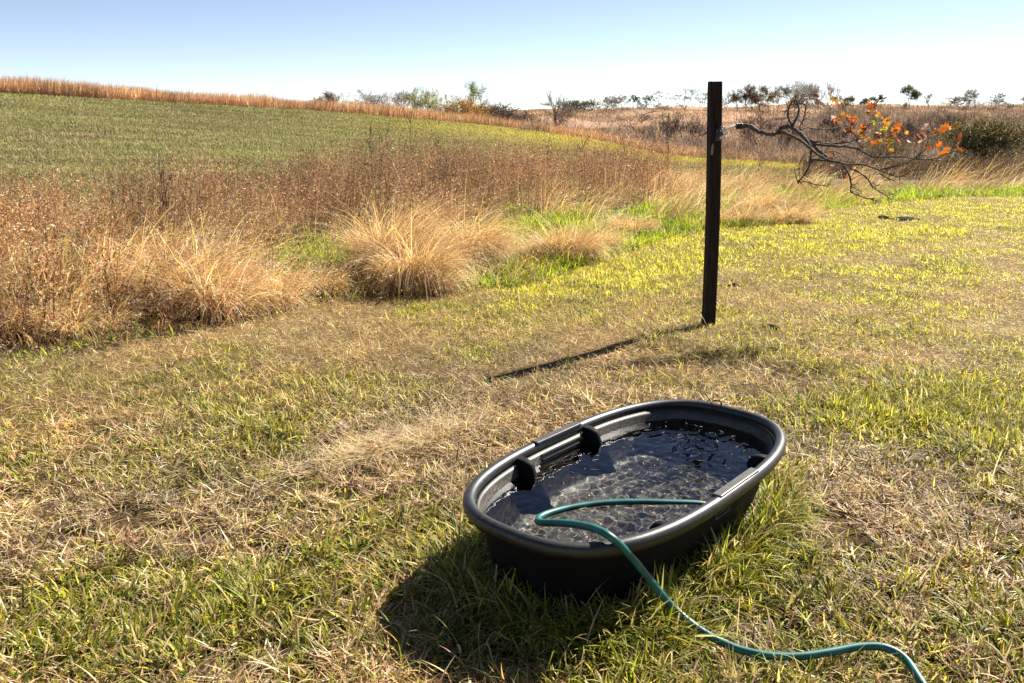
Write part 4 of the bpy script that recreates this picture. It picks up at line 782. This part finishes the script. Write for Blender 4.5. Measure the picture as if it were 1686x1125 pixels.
def tree(name, px, base_py, top_py, Y, label, cat, seed, spread=.5, levels=5, up=.03, leaves=0, lcol=((.2, .2, .07),), width=1.0, stems=1, bark=(.11, .09, .08), trunkf=.2, lsize=1.0, thick=1.0):
    if Y > 230: width *= 1.45 if not leaves else 1.25
    if Y > 230 and not leaves: spread *= 1.15
    rng = np.random.default_rng(seed); bx_ = uny(px, base_py, Y)[0]; z0 = float(gz(np.array([bx_]), np.array([Y]))[0]); zt = uny(px, top_py, Y)[2]; h = max(zt - z0, 1.2); rmin = .00013 * Y * thick
    segs, tips = [], []
    for s_ in range(stems):
        d = np.array([rng.normal(0, .25), rng.normal(0, .25), 1.0]) if stems > 1 else np.array([rng.normal(0, .06), rng.normal(0, .06), 1.0]); d /= np.linalg.norm(d)
        grow(rng, np.array([rng.normal(0, .04 * h) * (stems > 1), rng.normal(0, .04 * h) * (stems > 1), 0.]), d, h * trunkf, max(h * .022 / math.sqrt(stems), rmin), 0, levels, segs, tips, spread, up, rmin)
    allp = np.concatenate([p for _, p, _ in segs]); sc = h / allp[:, 2].max(); S = np.array([sc * width, sc * width, sc])
    t_ = empty(name, (bx_, Y, z0)); tag(t_, label, cat)
    lo = [(np.array(p) * S - [0, 0, .08 * h * (l == 0)], r_) for l, p, r_ in segs if l <= 1]; hi = [(np.array(p) * S, r_) for l, p, r_ in segs if l > 1]
    lo = [(p_, np.maximum(r_, .0002 * Y)) for p_, r_ in lo]; v, q = tubes_np(lo, 5); mesh_np('trunk', v, q, None, M_far, t_, np.tile(bark, (len(v), 1)))
    v, q = tubes_np(hi, 3); c = np.tile(np.array(bark) * 1.15, (len(v), 1)); parts_ = [(v, q, np.zeros((0, 3), int), c)]
    if leaves:
        leaves = int(leaves * 1.7)
        tp = np.array(tips) * S; cl_ = np.random.default_rng(seed + 5).random(len(tp)); tp = tp[cl_ < .75]; i = rng.integers(0, len(tp), leaves); cen = tp[i] + rng.normal(0, .06 * h, (leaves, 3)) * rng.uniform(.3, 1.6, (leaves, 1)); ls = .0008 * Y * lsize
        col = pick(lcol, [1] * len(lcol), leaves, rng, .25) * (.7 + .6 * rng.random(len(tp))[i][:, None]); parts_.append(quads_rand(cen, rng.uniform(.7, 1.7, leaves) * ls, rng.uniform(.6, 1.2, leaves) * ls, col, rng))
    tp = np.array(tips) * S; nt = int(1300 * (1 if not leaves else .5)); i = rng.integers(0, len(tp), nt); dv = (tp[i] - [0, 0, .35 * h]); dv /= np.linalg.norm(dv, axis=1)[:, None] + 1e-6
    parts_.append(blades(tp[i], h * rng.uniform(.05, .12, nt), np.full(nt, max(.00011 * Y, .006)), np.arctan2(dv[:, 0], dv[:, 1]) + rng.normal(0, .5, nt), np.arccos(np.clip(dv[:, 2], -1, 1)) * .6 + rng.normal(0, .3, nt), rng.normal(0, .5, nt), np.tile(np.array(bark) * 1.2, (nt, 1)), 2))
    v, q, tr_, c = join(parts_); mesh_np('crown', v, q, tr_, M_far, t_, np.clip(c, 0, 1)); return t_
OL = ((.16, .17, .06), (.22, .20, .08), (.12, .13, .06)); YG = ((.36, .36, .12), (.28, .30, .10), (.42, .38, .15)); BR = ((.22, .12, .06), (.30, .17, .08), (.16, .09, .05)); OR = ((.52, .27, .05), (.6, .34, .06), (.34, .16, .05)); GY_HAZE = (.36, .33, .33)  # last tone: pale grey bark, lightened to imitate haze
TREES = [
 ('shrub', 548, 168, 149, 98, 'small orange brown shrub at the left end of the skyline trees', 'shrub', dict(stems=5, leaves=1300, lcol=BR, levels=4, width=1.3, trunkf=.5)),
 ('shrub', 527, 170, 160, 96, 'lowest rusty shrub left of the orange brown one on the crest', 'shrub', dict(stems=5, leaves=700, lcol=BR, levels=3, width=1.8)),
 ('bare_tree', 600, 178, 146, 112, 'low grey leafless tree with hazy twigs left of its darker bare twin', 'tree', dict(stems=3, width=1.5, levels=6, bark=GY_HAZE, spread=.6)),
 ('bare_tree', 635, 180, 149, 114, 'grey twiggy tree with faint olive leaves between bare and greenish trees', 'tree', dict(stems=3, width=1.3, levels=5, bark=GY_HAZE, spread=.55, leaves=260, lcol=OL)),
 ('bare_tree', 668, 184, 143, 118, 'thin pale bare tree just left of the yellow green willow row', 'tree', dict(stems=2, width=1.1, levels=6, bark=GY_HAZE, spread=.5)),
 ('willow_tree', 683, 188, 147, 112, 'yellow green willow leaning left, first of the row on the skyline', 'tree', dict(leaves=1100, lcol=YG, levels=5, width=.95, spread=.55)),
 ('willow_tree', 705, 190, 142, 114, 'rounded yellow green willow in the middle of the skyline row', 'tree', dict(leaves=1500, lcol=YG, levels=5, width=1.05, spread=.6)),
 ('willow_tree', 728, 190, 146, 118, 'sparse pale willow at the right end of the skyline row', 'tree', dict(leaves=900, lcol=YG, levels=5, width=1.0, spread=.6)),
 ('leafy_tree', 764, 190, 131, 112, 'tallest green leafy tree standing above the orange bush', 'tree', dict(leaves=1700, lcol=((.24, .30, .10), (.18, .24, .08), (.3, .32, .12)), levels=5, width=.85, spread=.6)),
 ('leafy_tree', 794, 190, 154, 116, 'small sparse green tree right of the tallest leafy tree', 'tree', dict(leaves=500, lcol=((.24, .30, .10), (.3, .32, .12)), levels=5, width=1.2, spread=.7)),
 ('bush', 765, 200, 159, 102, 'bright orange autumn bush at the foot of the tallest leafy tree', 'bush', dict(stems=7, leaves=3200, lcol=OR, levels=4, width=1.5, trunkf=.5, spread=.6)),
 ('bush', 735, 196, 171, 108, 'rusty brown bush under the willow row', 'bush', dict(stems=7, leaves=2000, lcol=BR, levels=4, width=1.7, spread=.6)),
 ('bush', 790, 204, 174, 108, 'brown bush filling the gap right of the orange bush', 'bush', dict(stems=6, leaves=1500, lcol=OR + BR, levels=4, width=1.4, spread=.6)),
 ('bush', 818, 208, 168, 118, 'grey purple leafless thicket at the left end of the far slope', 'bush', dict(stems=9, levels=5, width=1.7, bark=(.13, .10, .10), spread=.5)),
 ('bush', 852, 212, 180, 122, 'dark rounded bush sitting low on the far slope', 'bush', dict(stems=8, leaves=900, lcol=((.12, .08, .06), (.09, .07, .05)), levels=4, width=1.5, bark=(.08, .06, .05))),
 ('bare_tree', 911, 232, 147, 108, 'tall bare tree with two upright leaders on the left of the far slope', 'tree', dict(levels=5, width=.9, spread=.42, up=.07, bark=(.17, .14, .13), stems=2)),
 ('bare_tree', 934, 232, 172, 108, 'shorter bare tree just right of the one with two leaders', 'tree', dict(levels=5, width=1.1, spread=.5, bark=(.17, .12, .11), stems=2)),
 ('cedar_shrub', 936, 172, 164, 300, 'dark evergreen clump on the far skyline above the two leader tree', 'shrub', dict(stems=6, leaves=900, lcol=((.05, .06, .04),), levels=3, width=2.6)),
 ('cedar_shrub', 960, 173, 166, 310, 'second dark evergreen clump, beside a small red brown tree', 'shrub', dict(stems=6, leaves=700, lcol=((.06, .06, .04),), levels=3, width=2.4)),
 ('skyline_tree', 975, 174, 162, 310, 'small red brown tree beside the dark evergreen clumps', 'tree', dict(leaves=500, lcol=BR, levels=4, width=1.3)),
 ('skyline_tree', 996, 177, 161, 300, 'small pale bare tree, left one of the grey skyline trio', 'tree', dict(levels=5, width=1.1, bark=GY_HAZE)),
 ('skyline_tree', 1007, 177, 155, 300, 'slender bare tree, second from left in the grey skyline trio', 'tree', dict(levels=6, width=.8, bark=GY_HAZE)),
 ('skyline_tree', 1024, 178, 155, 300, 'spreading grey tree in the middle of the skyline trio', 'tree', dict(levels=6, width=1.15, bark=GY_HAZE, spread=.6)),
 ('skyline_tree', 1041, 179, 156, 300, 'darker grey tree at the right end of the skyline trio', 'tree', dict(levels=6, width=1.1, bark=(.12, .11, .11), spread=.6, leaves=300, lcol=((.1, .1, .09),))),
 ('bare_tree', 1042, 204, 177, 190, 'small dark bare tree on the slope below the grey skyline trio', 'tree', dict(levels=5, width=1.5, spread=.7)),
 ('skyline_tree', 1072, 178, 167, 300, 'tiny hazy bush tree left of the round isolated skyline tree', 'tree', dict(levels=5, width=1.5, bark=GY_HAZE)),
 ('skyline_tree', 1087, 178, 149, 300, 'isolated bare tree with a round crown on the skyline', 'tree', dict(levels=6, width=.9, bark=(.15, .14, .14), spread=.5)),
 ('skyline_tree', 1133, 178, 143, 290, 'broad spreading bare tree on the skyline left of the post', 'tree', dict(levels=6, width=1.35, bark=(.17, .15, .15), spread=.65)),
 ('skyline_tree', 1157, 178, 152, 295, 'bare tree half way between the broad spreading tree and the post', 'tree', dict(levels=6, width=1.0, bark=GY_HAZE)),
 ('skyline_tree', 1196, 178, 149, 295, 'faint bare tree just right of the post top', 'tree', dict(levels=6, width=.85, bark=GY_HAZE)),
 ('grove_tree', 1215, 178, 144, 290, 'leftmost bare trunked tree of the dark skyline grove', 'tree', dict(levels=6, width=.7, bark=(.12, .1, .09), leaves=350, lcol=BR, up=.08)),
 ('grove_tree', 1226, 178, 141, 285, 'tall grey brown grove tree with bare lower trunk', 'tree', dict(levels=6, width=.7, bark=(.12, .1, .09), leaves=500, lcol=BR, up=.08)),
 ('grove_tree', 1238, 178, 138, 290, 'tallest brown leaved tree on the left side of the grove', 'tree', dict(levels=5, width=.75, leaves=1100, lcol=BR, up=.05)),
 ('grove_tree', 1251, 178, 141, 285, 'dark dense tree in the centre of the grove', 'tree', dict(levels=5, width=.9, leaves=1500, lcol=((.10, .07, .06), (.14, .09, .06)), up=.03)),
 ('grove_tree', 1265, 178, 140, 288, 'round russet tree on the right side of the grove', 'tree', dict(levels=5, width=1.0, leaves=1900, lcol=BR, spread=.6)),
 ('grove_tree', 1278, 178, 146, 284, 'yellow brown bushy tree at the right edge of the grove', 'tree', dict(levels=5, width=1.0, leaves=1500, lcol=((.26, .18, .06), (.2, .13, .06)), spread=.6)),
 ('grove_tree', 1292, 180, 137, 270, 'dark green tree standing taller just right of the grove', 'tree', dict(levels=5, width=.75, leaves=900, lcol=((.07, .08, .05), (.1, .1, .07)), spread=.5)),
 ('bare_tree', 1308, 190, 133, 240, 'first of the tall hazy bare trees above the curled limb', 'tree', dict(levels=6, width=.8, bark=GY_HAZE, up=.08, spread=.42)),
 ('bare_tree', 1328, 190, 131, 240, 'tallest hazy bare tree behind the curl of the oak limb', 'tree', dict(levels=6, width=.8, bark=GY_HAZE, up=.08, spread=.42)),
 ('bare_tree', 1346, 190, 134, 244, 'hazy bare tree with fanned twigs right of the tallest one', 'tree', dict(levels=6, width=.8, bark=GY_HAZE, up=.08, spread=.42)),
 ('bare_tree', 1372, 190, 135, 240, 'last of the tall hazy bare trees, above the pink leaves', 'tree', dict(levels=6, width=.7, bark=GY_HAZE, up=.08, spread=.4)),
 ('leafy_tree', 1326, 182, 150, 255, 'small golden leaved tree among the tall hazy bare trees', 'tree', dict(levels=5, width=1.0, leaves=1100, lcol=((.34, .25, .07), (.24, .18, .06)))),
 ('leafy_tree', 1384, 182, 155, 258, 'dark gold tree at the end of the hazy bare row', 'tree', dict(levels=5, width=1.0, leaves=800, lcol=((.22, .16, .07), (.14, .11, .06)))),
 ('leafy_tree', 1403, 173, 160, 320, 'tiny dark tree alone on the bare ridge right of the hazy row', 'tree', dict(levels=5, width=1.1, leaves=600, lcol=((.08, .08, .06),))),
 ('leafy_tree', 1430, 172, 161, 320, 'low dark tree with a flat crown above the orange oak leaves', 'tree', dict(levels=5, width=1.3, leaves=600, lcol=((.08, .08, .06),))),
 ('leafy_tree', 1442, 172, 156, 320, 'taller of the two dark trees above the orange oak leaves', 'tree', dict(levels=5, width=1.0, leaves=800, lcol=((.08, .09, .06),))),
 ('leafy_tree', 1497, 172, 140, 315, 'dark green full crowned tree alone on the right skyline', 'tree', dict(levels=5, width=.8, leaves=1500, lcol=((.08, .11, .06), (.11, .12, .06)), spread=.55)),
 ('leafy_tree', 1513, 172, 151, 315, 'shorter dark tree touching the full crowned skyline tree', 'tree', dict(levels=5, width=1.0, leaves=900, lcol=((.08, .10, .06),))),
 ('bare_tree', 1530, 176, 153, 305, 'thin bare tree right of the dark full crowned tree', 'tree', dict(levels=5, width=.6, bark=GY_HAZE, up=.08)),
 ('bare_tree', 1562, 180, 158, 290, 'wispy bare tree, leftmost of the right hand skyline thicket', 'tree', dict(levels=6, width=1.1, bark=GY_HAZE)),
 ('bare_tree', 1580, 180, 160, 288, 'low bare tree between the wispy one and the big hazy one', 'tree', dict(levels=6, width=1.1, bark=(.15, .13, .13))),
 ('bare_tree', 1608, 182, 144, 280, 'big hazy bare tree on the right hand skyline', 'tree', dict(levels=7, width=1.0, bark=GY_HAZE, up=.05, spread=.5)),
 ('bare_tree', 1642, 182, 152, 285, 'compact round headed bare tree near the right end of the skyline', 'tree', dict(levels=6, width=1.1, bark=(.13, .12, .12), spread=.6)),
 ('bare_tree', 1664, 184, 168, 280, 'short dark tree between the last two bare skyline trees', 'tree', dict(levels=5, width=.8, bark=(.08, .07, .07))),
 ('bare_tree', 1684, 184, 157, 285, 'bare tree cut by the right edge of the picture', 'tree', dict(levels=6, width=1.1, bark=GY_HAZE)),
 ('bare_tree', 1078, 246, 196, 110, 'dark bare valley tree at the left end of the creek thicket', 'tree', dict(levels=5, width=1.0, stems=2, bark=(.12, .09, .085))),
 ('bare_tree', 1100, 248, 182, 112, 'tall bare valley tree in the middle of the creek thicket', 'tree', dict(levels=6, width=.8, stems=2, bark=(.12, .09, .085))),
 ('bare_tree', 1132, 250, 186, 110, 'wide dark bare tree close to the left of the post', 'tree', dict(levels=6, width=1.1, stems=3, bark=(.13, .10, .10))),
 ('bare_tree', 1058, 240, 205, 106, 'small stunted bare tree below the round isolated skyline tree', 'tree', dict(levels=5, width=1.0, stems=2, bark=(.11, .08, .07))),
 ('bare_tree', 1240, 262, 178, 105, 'reddish bare tree right of the post below the grove', 'tree', dict(levels=6, width=1.0, stems=3, bark=(.18, .12, .11))),
 ('bare_tree', 1285, 268, 196, 100, 'bare tree behind the knobbly elbow of the oak limb', 'tree', dict(levels=6, width=1.0, stems=3, bark=(.16, .11, .10))),
 ('bare_tree', 1352, 262, 185, 130, 'dark trunked bare tree behind the middle of the oak limb', 'tree', dict(levels=6, width=1.0, stems=2, bark=(.09, .08, .09))),
 ('bare_tree', 1470, 265, 190, 120, 'bare tree behind the brightest orange leaves', 'tree', dict(levels=6, width=1.2, stems=3, bark=(.14, .11, .11))),
 ('bare_tree', 1550, 262, 180, 125, 'bare tree right of the tip of the oak limb', 'tree', dict(levels=6, width=1.2, stems=3, bark=(.13, .10, .10))),
]
for i, (nm, px, bp_, tp_, Y_, lab, cat, kw) in enumerate(TREES): tree(nm, px, bp_, tp_, Y_, lab, cat, 100 + i, **kw)
tree('willow_bush', 1622, 290, 182, 34, 'big olive leafed willow bush standing dark against the far slope', 'bush', 77, stems=24, leaves=7500, lcol=((.22, .19, .09), (.34, .30, .15), (.12, .10, .05)), levels=5, width=1.35, spread=.5, trunkf=.5, lsize=1.5, bark=(.10, .075, .05))
tree('small_bush', 1440, 275, 222, 60, 'low dull green bush left of the big willow bush', 'bush', 78, stems=8, leaves=2600, lcol=((.15, .14, .07), (.11, .09, .05)), levels=4, width=1.5, spread=.5, bark=(.1, .075, .06))
# tall dead stalks standing over the field edge
def stalk(px, bpy_, tpy, Y, lab, seed, col=(.09, .06, .05), n=60):
    rng = np.random.default_rng(seed); x = uny(px, bpy_, Y)[0]; z0 = float(gz(np.array([x]), np.array([Y]))[0]); h = uny(px, tpy, Y)[2] - z0; t_ = tag(empty('dead_stalk', (x, Y, z0)), lab, 'dead plant')
    segs = [([np.array([0, 0, -.05]), np.array([.01, 0, h * .4]), np.array([-.01, .01, h * .75]), np.array([.01, 0, h])], [.007, .006, .005, .003])]; cen = []
    for k in range(9):
        z = h * rng.uniform(.3, .95); a = rng.uniform(0, 6.28); L = h * rng.uniform(.12, .3); e = np.array([math.cos(a) * L * .6, math.sin(a) * L * .6, z + L]); segs.append(([np.array([0, 0, z]), e * [.5, .5, 1] - [0, 0, L * .4], e], [.0045, .0035, .0025])); cen += [e + rng.normal(0, .03, 3) for _ in range(n // 9)]
    v, q = tubes_np(segs, 4); mesh_np('stem', v, q, None, M_far, t_, np.tile(col, (len(v), 1))); cen = np.array(cen)
    v, q, tr_, c = quads_rand(cen, rng.uniform(.02, .05, len(cen)), rng.uniform(.01, .03, len(cen)), pick([col, tuple(1.7 * a for a in col)], [1, 1], len(cen), rng), rng); mesh_np('seed_heads', v, q, tr_, M_far, t_, np.clip(c, 0, 1))  # seed heads: loose faces clustered at the branch ends
for a_ in ((265, 300, 253, 11.5, 'short dark dead stalk at the left edge of the field', 1), (272, 318, 282, 10, 'blackened stalk standing in the pale weeds on the left', 2), (640, 285, 212, 16, 'thin dead stalk left of the darkest one over the field', 3), (678, 285, 192, 16, 'darkest and tallest dead stalk over the middle of the field', 4),
           (612, 285, 205, 17, 'spindly leaning stalk furthest left over the green field', 5), (722, 285, 222, 17, 'forked dead stalk right of the darkest one', 6), (1028, 290, 232, 19, 'dead stalk with a dense head near the low end of the field', 7), (900, 282, 238, 18, 'faint thin stalk over the yellow part of the field', 8),
           (958, 285, 230, 18, 'upright brown stalk over the yellow band of the field', 9), (1098, 290, 240, 19, 'single stalk close to the left of the post', 10), (518, 280, 240, 15, 'rusty plume of grass rising at the field edge', 11), (1248, 292, 246, 22, 'upright stalk in front of the yellow field right of the post', 12), (1312, 330, 262, 17, 'thin stalk below the curl of the limb', 13)): stalk(*a_)

# ------------------------------------------------------------------ small things on the lawn
def lump(name, px, py, sx, sy, sz, mat, label, cat, seed, flat=.3):
    c = un(px, py); rng = np.random.default_rng(seed); nu, nv = 18, 10; v = []
    for j in range(nv + 1):
        th = math.pi * j / nv
        for i in range(nu):
            a = 2 * math.pi * i / nu; k = 1 + flat * (rng.random() - .5) + .25 * math.sin(3 * a + seed); v.append((sx * k * math.sin(th) * math.cos(a), sy * k * math.sin(th) * math.sin(a), sz * k * math.cos(th)))
    f = [(j * nu + i, (j + 1) * nu + i, (j + 1) * nu + (i + 1) % nu, j * nu + (i + 1) % nu) for j in range(nv) for i in range(nu)]
    o = MB().add(v, f).build(name, mat, smooth=True); o.location = (c[0], c[1], float(gz(c[0:1], c[1:2])[0])); tag(o, label, cat); return o
lump('dirt_clod', 1490, 362, .19, .1, .035, M_clay, 'long dark clod of turned earth at the far right edge of the lawn', 'dirt clod', 1)
lump('dirt_clod', 1453, 360, .08, .07, .035, M_clay, 'small round dark clod left of the long one', 'dirt clod', 2)
lump('hummock', 1268, 541, .06, .045, .022, M_clay, 'little dark mound right of the post foot', 'hummock', 3)  # low dark lumps, one for each dark spot on the lawn
lump('hummock', 1208, 472, .05, .04, .02, M_clay, 'tiny dark mound behind the post', 'hummock', 4)
def fallen(px, py, mi, s_, lab, seed):
    c = un(px, py); r_ = random.Random(seed); o = oak_leaf(.8, r_).build('fallen_leaf', LM[mi], smooth=True); o.location = (c[0], c[1], .045); o.scale = (s_,) * 3; o.rotation_euler = (r_.uniform(-.6, .6), r_.uniform(-.5, .1), r_.uniform(0, 6)); tag(o, lab, 'leaf')
fallen(577, 722, 5, .75, 'pale curled dead leaf left of the raked straw', 1); fallen(657, 726, 4, .6, 'brown dead leaf lying at the top of the raked straw', 2); fallen(626, 755, 1, .45, 'small orange leaf in the raked straw', 3); fallen(1330, 1056, 4, .5, 'brown leaf beside the hose near the bottom right', 4)
